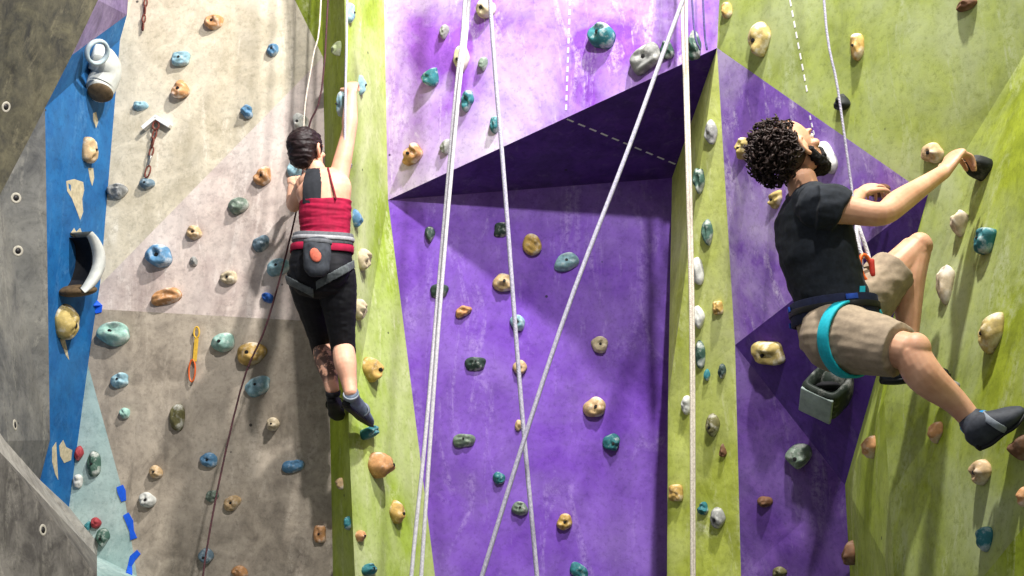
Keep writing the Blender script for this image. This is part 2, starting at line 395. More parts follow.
HOLDS = [
 # chalky grey wall
 (213, 21, 18, 16, 'dome', 'orange', 'round orange hold highest on the beige wall', 0, 1, G1),
 (180, 58, 18, 14, 'block', 'pale', 'boxy pale blue hold with chalked face above the orange wedge', 0, 1, G1),
 (179, 87, 24, 20, 'wedge', 'orange', 'pointed orange wedge hold below the boxy pale blue one', 180, 1, G1),
 (140, 106, 14, 9, 'edge', 'pale', 'flat light blue hold left of and above the white metal chevron', 0, 0, G1),
 (246, 111, 13, 13, 'lump', 'blue', 'small blue hold at the right end of the beige wall above the long diagonal seam', 0, 0, G1),
 (272, 49, 13, 12, 'dome', 'blue', 'small blue hold near the lime corner at the top of the beige wall', 0, 1, G1),
 (146, 183, 15, 12, 'dome', 'slate', 'blue grey hold at the bottom end of the hanging rusty chain', 0, 1, G1),
 (116, 191, 20, 16, 'jug', 'grey', 'chalky grey hold right against the edge of the blue strip', 0, 0, G1),
 (237, 205, 20, 17, 'pinch', 'sage', 'grey green hold with white chalk smear left of the red-topped climber', 30, 0, G1),
 (193, 232, 16, 14, 'ring', 'tan', 'round tan hold with a hollow, up and right of the big round blue hold', 0, 1, G1),
 (193, 261, 8, 10, 'dome', 'grey', 'tiny grey hold to the right of the big round blue hold', 0, 0, G1),
 (157, 255, 27, 24, 'ring', 'blue', 'big round blue hold with a curved groove', 0, 1, G1),
 (228, 277, 16, 15, 'ring', 'beige', 'round beige hold with hollow centre, level with the long orange hold and right of it', 0, 1, G1),
 (262, 176, 16, 20, 'lump', 'orange', 'lumpy orange hold left of the dark-haired climber', 10, 1, G1),
 (260, 244, 18, 13, 'edge', 'slate', 'small slate blue hold left of the climber\'s waist', 20, 0, G1),
 (278, 267, 24, 17, 'jug', 'pale', 'pale grey blue hold beside the climber\'s hip, crossed by a dark rope', 25, 1, G1),
 (267, 298, 12, 9, 'edge', 'vivid', 'small bright blue hold beside the dark rope below the climber\'s hip', -10, 0, G1),
 (166, 297, 29, 15, 'edge', 'orange', 'long flat orange hold just above the horizontal seam', 12, 0, G1),
 (112, 334, 36, 22, 'jug', 'mint', 'large mint green hold with white top beside the blue strip', 0, 1, G1),
 (119, 381, 18, 13, 'edge', 'pale', 'pale blue hold below the large mint hold', 10, 1, G1),
 (222, 342, 22, 21, 'dome', 'mint', 'round pale mint hold between the hanging yellow quickdraw and a big tan hold', 0, 1, G1),
 (250, 353, 30, 23, 'dome', 'yellow', 'big yellow tan hold under the horizontal seam', 0, 1, G1),
 (257, 387, 26, 16, 'edge', 'pale', 'pale blue slanted hold below the big yellow tan hold', 20, 1, G1),
 (176, 417, 16, 26, 'pinch', 'olive', 'upright olive hold with a chalked top', 0, 0, G1),
 (124, 413, 10, 12, 'dome', 'mint', 'tiny mint hold near the top of the mint panel edge', 0, 0, G1),
 (272, 424, 14, 13, 'dome', 'beige', 'small beige hold alone in the shade below the slanted pale blue one', 0, 1, G1),
 (208, 460, 19, 14, 'ring', 'blue', 'oval blue hold with a chalk halo low on the grey wall', 0, 1, G1),
 (292, 467, 22, 12, 'edge', 'blue', 'chalk-smeared flat blue hold close to the left lime pillar', 5, 0, G1),
 (155, 472, 14, 13, 'dome', 'tan', 'small tan hold above the white hold near the mint panel', 0, 1, G1),
 (146, 500, 18, 15, 'ring', 'white', 'white hold with dark hole beside the blue tape', 0, 1, G1),
 (211, 496, 13, 12, 'dome', 'sage', 'small grey green hold left of a tan hold with a hole', 0, 0, G1),
 (231, 503, 18, 15, 'ring', 'tan', 'oval tan hold with a hole low on the grey wall', 20, 1, G1),
 (205, 556, 17, 15, 'drop', 'slate', 'slate blue rounded hold low on the grey wall', 0, 1, G1),
 (239, 572, 17, 12, 'dome', 'orange', 'orange hold at the bottom edge of the grey wall', 0, 0, G1),
 (319, 534, 12, 17, 'block', 'orange', 'upright orange hold in the shade next to the lime pillar', 0, 1, G1),
 (296, 172, 16, 24, 'jug', 'pale', 'pale blue hold under the climber\'s left hand', 20, 0, G1),
 (300, 123, 17, 20, 'lump', 'white', 'chalk-white lumpy hold just above the dark-haired climber\'s head', 0, 1, G1),
 # mint panel
 (93, 464, 14, 25, 'pinch', 'green', 'tall dark green hold in the middle of the mint panel', 0, 1, G2),
 (78, 453, 9, 16, 'drop', 'red', 'red hold at the edge of the blue strip', 0, 0, G2),
 (77, 481, 10, 14, 'pinch', 'white', 'whitish hold below the red one at the blue strip', 0, 0, G2),
 (95, 523, 10, 12, 'dome', 'red', 'small red hold between two green ones above the grey volume', 0, 0, G2),
 (102, 537, 14, 18, 'drop', 'green', 'green hold at the corner of the grey volume', 0, 1, G2),
 (87, 527, 7, 11, 'dome', 'teal', 'tiny teal hold peeping over the rim of the grey volume', 0, 0, G2),
 # blue strip
 (91, 150, 15, 25, 'block', 'tan', 'upright tan hold with a dark underside on the blue strip', 0, 1, G3),
 (70, 322, 26, 38, 'drop', 'gold', 'large yellowish grey hold with hole below the white scoop', -8, 1, G3),
 # left lime pillar
 (336, 48, 12, 15, 'drop', 'lime', 'pale green hold high on the left lime pillar', 0, 0, G4),
 (352, 13, 10, 22, 'pinch', 'pale', 'long pale blue hold at the top of the left lime pillar', -8, 1, G4),
 (363, 85, 9, 20, 'pinch', 'pale', 'pale blue hold beside the climber\'s raised hand', -5, 1, G4),
 (339, 104, 10, 26, 'pinch', 'pale', 'tall pale blue hold left of the climber\'s raised arm', -10, 1, G4),
 (349, 166, 9, 9, 'dome', 'white', 'small white hold by the climber\'s right shoulder', 0, 0, G4),
 (358, 218, 11, 20, 'drop', 'blue', 'blue drop-shaped hold right of the red top', 8, 0, G4),
 (366, 259, 16, 22, 'rib', 'beige', 'upper of two ribbed beige holds beside the climber\'s hip', 0, 0, G4),
 (362, 309, 16, 21, 'rib', 'beige', 'lower of two ribbed beige holds beside the climber\'s thigh', 0, 0, G4),
 (374, 368, 21, 25, 'drop', 'yellow', 'large yellow hold beside the climber\'s calf', 0, 1, G4),
 (371, 433, 18, 12, 'edge', 'teal', 'teal foothold under the climber\'s right toe', 10, 0, G4),
 (383, 464, 20, 26, 'drop', 'orange', 'big orange yellow hold below the teal foothold', 0, 1, G4),
 (399, 512, 16, 24, 'drop', 'yellow', 'long yellow hold down and right of the big orange yellow one', 0, 1, G4),
 (352, 523, 9, 13, 'dome', 'teal', 'small dark teal hold on the corner of the left lime pillar', 0, 0, G4),
 (362, 536, 10, 13, 'dome', 'orange', 'small orange hold low on the left lime pillar', 0, 1, G4),
 (371, 570, 17, 13, 'jug', 'teal', 'teal hold at the bottom of the left lime pillar', 0, 1, G4),
 (339, 484, 9, 12, 'dome', 'tan', 'tiny tan hold on the shaded side of the left lime pillar', 0, 0, G4),
 # upper purple wall
 (443, 31, 11, 15, 'drop', 'grey', 'small grey hold high on the upper purple wall above the teal wedge', 0, 0, G5),
 (430, 75, 24, 19, 'wedge', 'teal', 'teal triangular wedge hold on the upper purple wall', 150, 0, G5),
 (460, 57, 17, 28, 'drop', 'beige', 'tall beige hold behind the white double rope', 0, 1, G5),
 (484, 8, 20, 20, 'dome', 'beige', 'beige hold cut by the top of the picture at the grey rope', 0, 1, G5),
 (411, 154, 19, 22, 'lump', 'orange', 'knobbly orange hold near the left corner of the overhang', 0, 1, G5),
 (445, 146, 12, 16, 'drop', 'grey', 'small grey hold just above the overhang lip by the white double rope', 0, 0, G5),
 (482, 63, 11, 14, 'drop', 'sage', 'small grey green hold between the two leftmost ropes', 0, 0, G5),
 (466, 100, 14, 19, 'lump', 'teal', 'teal hold right beside the white double rope', -20, 0, G5),
 (494, 124, 12, 17, 'dome', 'teal', 'teal hold just behind the grey hanging rope above the overhang', 0, 0, G5),
 (600, 36, 27, 26, 'jug', 'teal', 'big round teal hold on the chalked upper purple wall', -10, 1, G5),
 (644, 58, 33, 23, 'block', 'grey', 'big grey block hold above the overhang', 25, 1, G5),
 (666, 50, 12, 22, 'lump', 'green', 'left half of a dark green hold pair behind the cream ropes', 0, 1, G5),
 (693, 46, 16, 26, 'lump', 'green', 'right half of a dark green hold pair behind the cream ropes', 0, 1, G5),
 (725, 10, 11, 17, 'pinch', 'yellow', 'yellow tan hold on the border of purple and lime at the top', 0, 0, G5),
 # lower purple wall
 (430, 233, 10, 17, 'drop', 'dark', 'dark hold at the left edge of the lower purple wall', 0, 0, G6),
 (501, 230, 15, 13, 'edge', 'dark', 'dark green hold under the overhang at the grey rope', 0, 0, G6),
 (439, 291, 19, 12, 'edge', 'dark', 'dark green flat hold half behind the white double rope', 0, 0, G6),
 (463, 311, 15, 12, 'lump', 'orange', 'small orange hold right of the white double rope', 15, 0, G6),
 (503, 282, 19, 20, 'dome', 'tan', 'rounded tan hold touching the shade edge at the grey rope', 0, 1, G6),
 (532, 244, 19, 22, 'rib', 'yellow', 'ribbed yellow hold on the shaded purple wall', 0, 0, G6),
 (567, 262, 24, 18, 'jug', 'pale', 'pale blue hold in the middle of the shaded purple wall', 15, 1, G6),
 (518, 322, 15, 16, 'dome', 'pale', 'pale blue hold right behind the grey rope', 0, 1, G6),
 (600, 344, 18, 16, 'ring', 'beige', 'round beige hold with a dark hole right of the diagonal rope', 0, 1, G6),
 (520, 367, 14, 16, 'drop', 'tan', 'small tan hold behind the grey rope below the pale blue one', 0, 0, G6),
 (475, 364, 22, 12, 'edge', 'dark', 'flat dark green hold alone between the white and grey ropes', 0, 1, G6),
 (464, 441, 21, 13, 'edge', 'sage', 'flat grey green hold right of the white double rope low down', 0, 1, G6),
 (499, 478, 12, 13, 'dome', 'teal', 'small round teal hold left of the diagonal rope', 0, 0, G6),
 (595, 407, 22, 21, 'dome', 'tan', 'round tan hold with dark bolt above the teal and white one', 0, 1, G6),
 (612, 442, 18, 18, 'drop', 'teal', 'teal hold with white chalk on its upper left', 30, 1, G6),
 (519, 425, 8, 12, 'dome', 'tan', 'tiny tan hold where the grey and diagonal ropes cross', 0, 0, G6),
 (520, 509, 16, 14, 'jug', 'sage', 'grey green hold between the crossing ropes low down', 0, 1, G6),
 (565, 522, 16, 16, 'ring', 'yellow', 'round yellow tan hold with a hole low on the purple wall', 0, 1, G6),
 (579, 571, 20, 14, 'pinch', 'teal', 'teal and white hold at the bottom of the purple wall', -30, 0, G6),
 # middle pillar
 (710, 132, 14, 24, 'drop', 'grey', 'upright grey hold, highest on the narrow middle lime pillar', 0, 0, G7),
 (698, 180, 11, 27, 'lump', 'green', 'dark green and white lumpy hold beside the cream ropes near the pillar top', -10, 0, G7),
 (706, 232, 12, 28, 'drop', 'green', 'dark green drop hold with chalked top on the middle pillar', 0, 0, G7),
 (696, 271, 13, 29, 'pinch', 'white', 'tall white hold behind the cream ropes', 0, 0, G7),
 (697, 317, 13, 24, 'drop', 'white', 'white hold beside the little yellow one on the middle pillar', 0, 0, G7),
 (717, 308, 10, 14, 'block', 'yellow', 'little yellow hold near the right edge of the middle pillar', 0, 0, G7),
 (699, 355, 11, 28, 'pinch', 'green', 'tall dark green hold halfway down the middle pillar', -8, 0, G7),
 (706, 375, 7, 13, 'drop', 'teal', 'tiny teal hold below the tall dark green one', 0, 0, G7),
 (721, 371, 9, 15, 'drop', 'dark', 'small dark hold near the right edge of the middle pillar', 0, 0, G7),
 (685, 405, 11, 19, 'dome', 'white', 'white rounded hold left of the cream ropes', 0, 0, G7),
 (711, 425, 16, 22, 'drop', 'olive', 'olive grey hold right of the cream ropes', 0, 1, G7),
 (722, 450, 9, 13, 'wedge', 'brown', 'small dark brown pointed hold on the middle pillar', 180, 0, G7),
 (675, 493, 14, 17, 'block', 'yellow', 'boxy yellow orange hold on the left edge of the middle pillar', 0, 0, G7),
 (702, 509, 11, 13, 'lump', 'teal', 'small lumpy teal hold low on the middle pillar', 30, 0, G7),
 (716, 518, 16, 22, 'drop', 'grey', 'grey white rounded hold, lowest on the middle pillar', 0, 1, G7),
 # right purple panels
 (742, 148, 19, 19, 'lump', 'gold', 'knobbly pale yellow hold left of the curly hair', 0, 1, G8),
 (774, 199, 19, 13, 'lump', 'gold', 'pale yellow hold peeping out behind the black t-shirt shoulder', 30, 1, G8),
 (766, 354, 32, 23, 'block', 'gold', 'broad olive yellow hold with a dark bolt in the shaded recess', -8, 1, G8),
 (797, 456, 27, 25, 'drop', 'sage', 'rounded grey green hold at the corner of the lit purple slab', 0, 1, G8),
 (764, 502, 15, 12, 'dome', 'brown', 'dim brown hold in the shaded purple slab', 0, 0, G8),
 (778, 573, 16, 12, 'dome', 'olive', 'olive hold at the bottom of the purple slab', 0, 0, G8),
 (824, 158, 19, 34, 'dome', 'white', 'chalk-white hold in front of the bearded climber\'s face', 20, 0, G8),
 (876, 191, 20, 14, 'jug', 'brown', 'dark reddish hold gripped by the climber\'s far hand', 0, 0, G8),
 # right lime wall
 (757, 38, 23, 35, 'drop', 'gold', 'large tan and grey hold near the top of the purple and lime border', 0, 1, G9),
 (855, 46, 14, 27, 'pinch', 'yellow', 'tall orange hold with a dark face high on the right lime wall', 0, 1, G9),
 (840, 101, 20, 17, 'wedge', 'black', 'black triangular hold above the climber\'s head', 180, 0, G9),
 (965, 4, 20, 13, 'dome', 'brown', 'dark brown hold cut by the top of the picture', 0, 0, G9),
 (930, 153, 21, 21, 'ring', 'tan', 'round tan hold with dark hole left of the climber\'s gripping hand', 0, 1, G9),
 (975, 167, 24, 22, 'jug', 'black', 'black hold gripped by the climber\'s near hand', 0, 0, G9),
 (957, 225, 19, 23, 'cup', 'beige', 'beige cup-shaped hold below the climber\'s forearm', 0, 0, G9),
 (983, 240, 20, 26, 'block', 'teal', 'teal hold with white chalk right of the beige cup-shaped one', -10, 1, G9),
 (943, 287, 19, 36, 'cup', 'beige', 'tall beige hold with a brown underside beside the raised knee', 0, 0, G9),
 (988, 331, 26, 44, 'drop', 'gold', 'large tan rounded hold right of the shins', 0, 1, G9),
 (934, 431, 15, 22, 'drop', 'orange', 'orange beige hold under the near shin', 0, 0, G9),
 (868, 446, 18, 22, 'drop', 'orange', 'orange brown hold on the shaded corner strip', 0, 0, G9),
 (978, 471, 23, 26, 'drop', 'tan', 'tan orange hold directly below the near shoe', 0, 1, G9),
 (982, 538, 17, 26, 'pinch', 'teal', 'teal hold low on the right lime wall', -15, 0, G9),
 (848, 553, 17, 25, 'drop', 'brown', 'brown hold at the foot of the shaded corner strip', 0, 0, G9),
 (1021, 496, 12, 21, 'drop', 'orange', 'orange hold cut by the right edge of the picture', 0, 0, G9),
 (950, 386, 14, 12, 'edge', 'grey', 'grey foothold under the climber\'s far toe', 0, 0, G9),
 (1020, 446, 14, 26, 'drop', 'brown', 'brown foothold under the near shoe\'s toe', 0, 0, G9),
]
HO = {}
for (px, py, w_, h_, k_, c_, lab, rt, bo, gr) in HOLDS:
    HO[lab] = hold(px, py, w_, h_, k_, c_, lab, rt, bool(bo), group=gr, prot=1.0 if ('gripped' in lab or 'foothold' in lab) else .55)
#MORE
# ------------------------------------------------------------------ shaping helpers
def child(name, bm_or_me, mat, parent, smooth=True, label=None):
    """world-coordinate mesh as a part (or sub-part) of an object"""
    me = bm_or_me
    if isinstance(me, bmesh.types.BMesh): me = bpy.data.meshes.new(name); bm_or_me.to_mesh(me); bm_or_me.free()
    o = bpy.data.objects.new(name, me); COL.objects.link(o); me.materials.clear(); me.materials.append(mat)
    if smooth:
        for p in me.polygons: p.use_smooth = True
    o.parent = parent
    if parent.parent is None: o.matrix_parent_inverse = parent.matrix_basis.inverted()
    if label: o['label'] = label
    return o
def root_mesh(name, bm_or_me, mat, at, smooth=True):
    me = bm_or_me
    if isinstance(me, bmesh.types.BMesh): me = bpy.data.meshes.new(name); bm_or_me.to_mesh(me); bm_or_me.free()
    me.transform(Matrix.Translation(-at)); o = bpy.data.objects.new(name, me); COL.objects.link(o); o.location = at
    me.materials.clear(); me.materials.append(mat)
    if smooth:
        for p in me.polygons: p.use_smooth = True
    return o
def empty(name, at):
    o = bpy.data.objects.new(name, None); COL.objects.link(o); o.location = at; o.empty_display_size = .05; return o
def catmull(P, n):
    out = []
    for i in range(len(P) - 1):
        p0, p1, p2, p3 = P[max(i - 1, 0)], P[i], P[i + 1], P[min(i + 2, len(P) - 1)]
        for k in range(n):
            t = k / n; out.append(tuple(.5 * (2 * b + (c - a) * t + (2 * a - 5 * b + 4 * c - d) * t * t + (3 * b - a - 3 * c + d) * t ** 3) for a, b, c, d in zip(p0, p1, p2, p3)))
    out.append(tuple(P[-1])); return out
def tube(bm, pts, radii, lat=None, seg=18, n=4, cap=.55):
    R = [(r, r) if not isinstance(r, (tuple, list)) else tuple(r) for r in radii]
    data = catmull([tuple(p) + r for p, r in zip([tuple(p) for p in pts], R)], n) if len(pts) > 1 else None
    P = [Vector(d[:3]) for d in data]; RR = [(max(d[3], .001), max(d[4], .001)) for d in data]
    rows = []; x = Vector(lat) if lat is not None else None
    T0 = (P[1] - P[0]).normalized(); T1 = (P[-1] - P[-2]).normalized()
    if cap:
        c0 = max(RR[0]) * cap if cap else 0; c1 = max(RR[-1]) * cap
        pre = [(P[0] - T0 * c0 * .97, .25), (P[0] - T0 * c0 * .7, .72)]; post = [(P[-1] + T1 * c1 * .7, .72), (P[-1] + T1 * c1 * .97, .25)]
        RR = [(RR[0][0] * k, RR[0][1] * k) for _, k in pre] + RR + [(RR[-1][0] * k, RR[-1][1] * k) for _, k in post]
        P = [p for p, _ in pre] + P + [p for p, _ in post]
    last = None
    for i, p in enumerate(P):
        t = (P[min(i + 1, len(P) - 1)] - P[max(i - 1, 0)]).normalized()
        if x is None: ref = last if last is not None else (Vector((1, 0, 0)) if abs(t.x) < .8 else Vector((0, 0, 1)))
        else: ref = x
        a = (ref - t * ref.dot(t)); a.normalize(); b = t.cross(a); last = a
        rows.append([bm.verts.new(p + a * (RR[i][0] * math.cos(2 * math.pi * k / seg)) + b * (RR[i][1] * math.sin(2 * math.pi * k / seg))) for k in range(seg)])
    for i in range(len(rows) - 1):
        for k in range(seg): bm.faces.new((rows[i][k], rows[i][(k + 1) % seg], rows[i + 1][(k + 1) % seg], rows[i + 1][k]))
    bm.faces.new(list(reversed(rows[0]))); bm.faces.new(rows[-1])
def ell(bm, c, r, X=(1, 0, 0), Y=(0, 1, 0), Zv=(0, 0, 1), seg=24):
    m = Matrix((Vector(X).normalized() * r[0], Vector(Y).normalized() * r[1], Vector(Zv).normalized() * r[2])).transposed().to_4x4(); m.translation = c
    bmesh.ops.create_uvsphere(bm, u_segments=seg, v_segments=max(8, seg // 2), radius=1, matrix=m)
def fuse(bm, voxel, smooth=3, wr=None):
    """joins overlapping closed shapes into one continuous skin"""
    bmesh.ops.recalc_face_normals(bm, faces=bm.faces[:])
    me = bpy.data.meshes.new('tmp'); bm.to_mesh(me); bm.free(); o = bpy.data.objects.new('tmp', me); COL.objects.link(o)
    r = o.modifiers.new('r', 'REMESH'); r.mode = 'VOXEL'; r.voxel_size = voxel
    if smooth: s_ = o.modifiers.new('s', 'SMOOTH'); s_.factor = .5; s_.iterations = smooth
    dg = bpy.context.evaluated_depsgraph_get(); out = bpy.data.meshes.new_from_object(o.evaluated_get(dg))
    bpy.data.objects.remove(o); bpy.data.meshes.remove(me)
    if wr:
        amp, sc3 = wr; cos = [v.co.copy() for v in out.vertices]; nos = [v.normal.copy() for v in out.vertices]
        for v, c, n_ in zip(out.vertices, cos, nos):
            q = Vector((c.x * sc3[0], c.y * sc3[1], c.z * sc3[2])); v.co = c + n_ * (amp * (noise.noise(q) + .5 * noise.noise(q * 2.1)))
    return out
def band(bm, c, axis, lat, a, b, h, t, seg=48, wav=0.0):
    axis = Vector(axis).normalized(); x = Vector(lat); x = (x - axis * x.dot(axis)).normalized(); y = axis.cross(x); c = Vector(c); rows = []
    for i in range(seg):
        th = 2 * math.pi * i / seg; d = x * math.cos(th) * a + y * math.sin(th) * b; n = (x * math.cos(th) * b + y * math.sin(th) * a).normalized()
        off = axis * (wav * math.sin(2 * th + 1)); hh = h / 2; e = .25 * t
        rows.append([bm.verts.new(c + d + off + n * u + axis * v) for u, v in ((0, -hh), (t - e, -hh), (t, -hh + e), (t, hh - e), (t - e, hh), (0, hh))])
    for i in range(seg):
        j = (i + 1) % seg
        for k in range(6): bm.faces.new((rows[i][k], rows[j][k], rows[j][(k + 1) % 6], rows[i][(k + 1) % 6]))
    bmesh.ops.recalc_face_normals(bm, faces=bm.faces[:])
def box(bm, c, X, Y, Zv, r, bev=0.0):
    m = Matrix((Vector(X).normalized() * r[0], Vector(Y).normalized() * r[1], Vector(Zv).normalized() * r[2])).transposed().to_4x4(); m.translation = c
    g = bmesh.ops.create_cube(bm, size=2, matrix=m)
    if bev:
        es = list({e for v in g['verts'] for e in v.link_edges}); bmesh.ops.bevel(bm, geom=es, offset=bev, segments=2, affect='EDGES', profile=.6)

# ------------------------------------------------------------------ big hollow holds on the blue strip
m_wh = soft_mat('chalk white resin', (206, 208, 202), .12, 22, .55, .3); m_br = soft_mat('brown shaded underside', (104, 84, 58), .3, 40, .7)  # the brown carries the shade on the holds' undersides
m_inner = soft_mat('black hollow shade', (30, 30, 34), .3, 40, .8)  # black stands in for the shade inside the hollows
def scoop(name, px, py, wpx, hpx, dpx, label, turn):
    r = hit(px, py, 'blue'); k = proj(r[0])[2] / F; a, b, d = wpx * k, hpx * k, dpx * k
    fr = frame_at(r[0], r[1]) @ Matrix.Rotation(turn, 4, 'Y')
    # half bowl opening to -x: outer and inner skins joined at the rim
    bm = bmesh.new(); n1, n2 = 28, 16; O, I = [], []
    for i in range(n1 + 1):
        ph = -math.pi / 2 + math.pi * i / n1; ro, ri = [], []
        for j in range(n2 + 1):
            th = math.pi * j / n2
            x, y, z = math.sin(th) * math.cos(ph), math.sin(ph), math.cos(th)
            pinch = 1 - .25 * max(0, -y)
            cc = .50 * (1 - y * y) * max(0, z) ** .6; x = cc + (1 - cc) * x
            ro.append(bm.verts.new(fr @ Vector((a * x * pinch, b * y, d * z * .9 + d * .25))))
            ri.append(bm.verts.new(fr @ Vector((a * x * .66 * pinch - .001, b * y * .84, d * z * .66 + d * .25))))
        O.append(ro); I.append(ri)
    for L1, fl in ((O, 0), (I, 1)):
        for i in range(n1):
            for j in range(n2):
                q = (L1[i][j], L1[i + 1][j], L1[i + 1][j + 1], L1[i][j + 1])
                try: bm.faces.new(q if not fl else q[::-1])
                except ValueError: pass
    for i in range(n1):
        for j in (0, n2):
            bm.faces.new((O[i][j], O[i + 1][j], I[i + 1][j], I[i][j]))
    bmesh.ops.remove_doubles(bm, verts=bm.verts[:], dist=1e-5); bmesh.ops.recalc_face_normals(bm, faces=bm.faces[:])
    o = root_mesh(name, bm, m_wh, r[0]); tag(o, label, 'climbing hold', G3)
    # hollow lining blackened and base browned for the shade there
    bm = bmesh.new(); rows = []
    for i in range(n1 + 1):
        ph = -math.pi / 2 + math.pi * i / n1
        rows.append([bm.verts.new(fr @ Vector((a * (lambda c_, x_: c_ + (1 - c_) * x_)(.50 * math.cos(ph) ** 2 * max(0, math.cos(t)) ** .6, math.sin(t) * math.cos(ph)) * .64 * (1 - .25 * max(0, -math.sin(ph))), b * math.sin(ph) * .82, d * math.cos(t) * .63 + d * .25))) for t in [math.pi * j / n2 for j in range(n2 + 1)]])
    for i in range(n1):
        for j in range(n2):
            try: bm.faces.new((rows[i][j], rows[i + 1][j], rows[i + 1][j + 1], rows[i][j + 1]))
            except ValueError: pass
    child('hollow', bm, m_inner, o, label='hollow side blackened as shade')
    bm = bmesh.new(); ell(bm, fr @ Vector((a * .30, -b * .86, d * .3)), (a * .52, b * .2, d * .8), fr.to_3x3() @ Vector((1, .28, 0)), fr.to_3x3() @ Vector((-.28, 1, 0)), fr.to_3x3() @ Vector((0, 0, 1)))
    child('underside', bm, m_br, o, label='brown shaded underside'); return o
scoop('hollow_hold', 66, 263, 34, 31, 28, 'large white crescent scoop hold with black hollow on the blue strip', -.30)
# pipe elbow hold with a ring on the wall
r = hit(86, 58, 'blue'); k = proj(r[0])[2] / F; fr = frame_at(r[0], r[1])
def LP(x, y, z): return fr @ Vector((x * k, y * k, z * k))
bm = bmesh.new(); tube(bm, [LP(15, 8, 0), LP(19, 9, 9), LP(27, 2, 16), LP(28, -14, 17), LP(24, -22, 18)], [13 * k, 15 * k, 15 * k, 15 * k, 13.5 * k], seg=28, n=6, cap=.15)
elbow = root_mesh('elbow_hold', bm, m_wh, LP(9, 8, 0)); tag(elbow, 'big white bent pipe-shaped hold with a ring, topmost on the blue strip', 'climbing hold', G3)
bm = bmesh.new(); ax = (LP(24, -22, 18) - LP(28, -14, 17)).normalized(); ax = (ax + (CAM - LP(24, -22, 18)).normalized() * .8).normalized()
ell(bm, LP(19, -23, 22), (13.5 * k, 10.5 * k, 4 * k), (1, 0, -.1), ax.cross(Vector((1, 0, -.1))).normalized(), ax)
child('opening', bm, m_br, elbow, label='brown open end')
bm = bmesh.new(); q = frame_at(LP(-15, 6, 12), (r[1] + (CAM - r[0]).normalized() * .8 + Vector((-.25, 0, 0))).normalized())
vs = [[bm.verts.new(q @ Vector(((11.5 + 2.2 * math.cos(b)) * k * math.cos(a), (11.5 + 2.2 * math.cos(b)) * k * math.sin(a), 3 * k * math.sin(b)))) for b in [j * math.pi / 4 for j in range(8)]] for a in [i * math.pi / 14 for i in range(28)]]
for i in range(28):
    for j in range(8): bm.faces.new((vs[i][j], vs[(i + 1) % 28][j], vs[(i + 1) % 28][(j + 1) % 8], vs[i][(j + 1) % 8]))
child('ring', bm, soft_mat('pale blue grey resin', (184, 200, 206), .15, 30), elbow)
# big black box jug under the seated climber
r = hit(827, 391, 'wall_right'); k = 5.5 / F; c0 = r[0] - ray(827, 391).normalized() * .16
bm = bmesh.new(); Zv = Vector((-.05, -.72, .69)).normalized(); Xa = Vector((1, 0, .05)); Ya = Zv.cross(Xa)
Xv = (Xa * math.cos(-.75) + Ya * math.sin(-.75)).normalized(); Yv = Zv.cross(Xv)
body = bmesh.new()
def ring_pts(sx, sy, z):
    out = []
    for i in range(32):
        t = 2 * math.pi * i / 32; c, s = math.cos(t), math.sin(t); e = 2 / 5.0
        out.append(c0 + Xv * (sx * abs(c) ** e * (1 if c >= 0 else -1)) + Yv * (sy * abs(s) ** e * (1 if s >= 0 else -1)) + Zv * z)
    return out
prof = [(.070, .075, -.085), (.088, .09, -.072), (.098, .10, -.02), (.092, .10, .045), (.080, .09, .070), (.066, .074, .068), (.055, .062, .02), (.045, .05, -.02)]
rows = [[body.verts.new(p) for p in ring_pts(*q)] for q in prof]
for i in range(len(rows) - 1):
    for j in range(32): body.faces.new((rows[i][j], rows[i][(j + 1) % 32], rows[i + 1][(j + 1) % 32], rows[i + 1][j]))
body.faces.new(rows[0][::-1]); body.faces.new(rows[-1]); bmesh.ops.recalc_face_normals(body, faces=body.faces[:])
m_jug = soft_mat('dark green resin', (40, 49, 42), .2, 30, .55, .25)
jug = root_mesh('bucket_hold', body, m_jug, c0); tag(jug, 'big dark green bucket hold with pale left side below the climber\'s shorts', 'climbing hold', G8)
bm = bmesh.new(); box(bm, c0 - Xv * .0 - Yv * .094 - Zv * .02, Xv, Yv, Zv, (.080, .008, .068), .006); child('pale_face', bm, soft_mat('pale grey green', (158, 172, 168), .15, 30), jug, label='pale left face')  # pale plate laid over the left face
bm = bmesh.new(); bmesh.ops.create_uvsphere(bm, u_segments=20, v_segments=10, radius=1, matrix=Matrix.Translation(c0 + Zv * .03) @ Matrix.Diagonal((.054, .06, .02, 1))); child('hollow', bm, m_inner, jug)  # black filling paints the shade inside the bucket
bm = bmesh.new(); tube(bm, [c0 + Yv * .05, c0 + Yv * .35 + Xv * .02], [.07, .075], seg=20); child('mount', bm, m_jug, jug)

# ------------------------------------------------------------------ blue tape, quickdraws, chevron
m_tape = soft_mat('vivid blue tape', (24, 92, 222), .15, 30, .5, 0, .1)
def tape(pts, wid, label):
    bm = bmesh.new(); hs = [hit(x, y) for x, y in pts]; rows = []
    for i, h in enumerate(hs):
        a = hs[max(i - 1, 0)][0]; b = hs[min(i + 1, len(hs) - 1)][0]; s = (b - a).cross(h[1]).normalized() * wid / 2 * (1 + .3 * math.sin(i * 2.3)); n = h[1]
        rows.append([bm.verts.new(h[0] + o_) for o_ in (-s - n * .001, -s + n * .004, s + n * .006, s - n * .001)])
    for i in range(len(rows) - 1):
        for j in range(4): bm.faces.new((rows[i][j], rows[i][(j + 1) % 4], rows[i + 1][(j + 1) % 4], rows[i + 1][j]))
    bm.faces.new(rows[0]); bm.faces.new(rows[-1][::-1]); bmesh.ops.recalc_face_normals(bm, faces=bm.faces[:])
    o = root_mesh('tape_strip', bm, m_tape, hs[0][0], False); tag(o, label, 'tape', 'blue tape scraps along the mint panel edge')
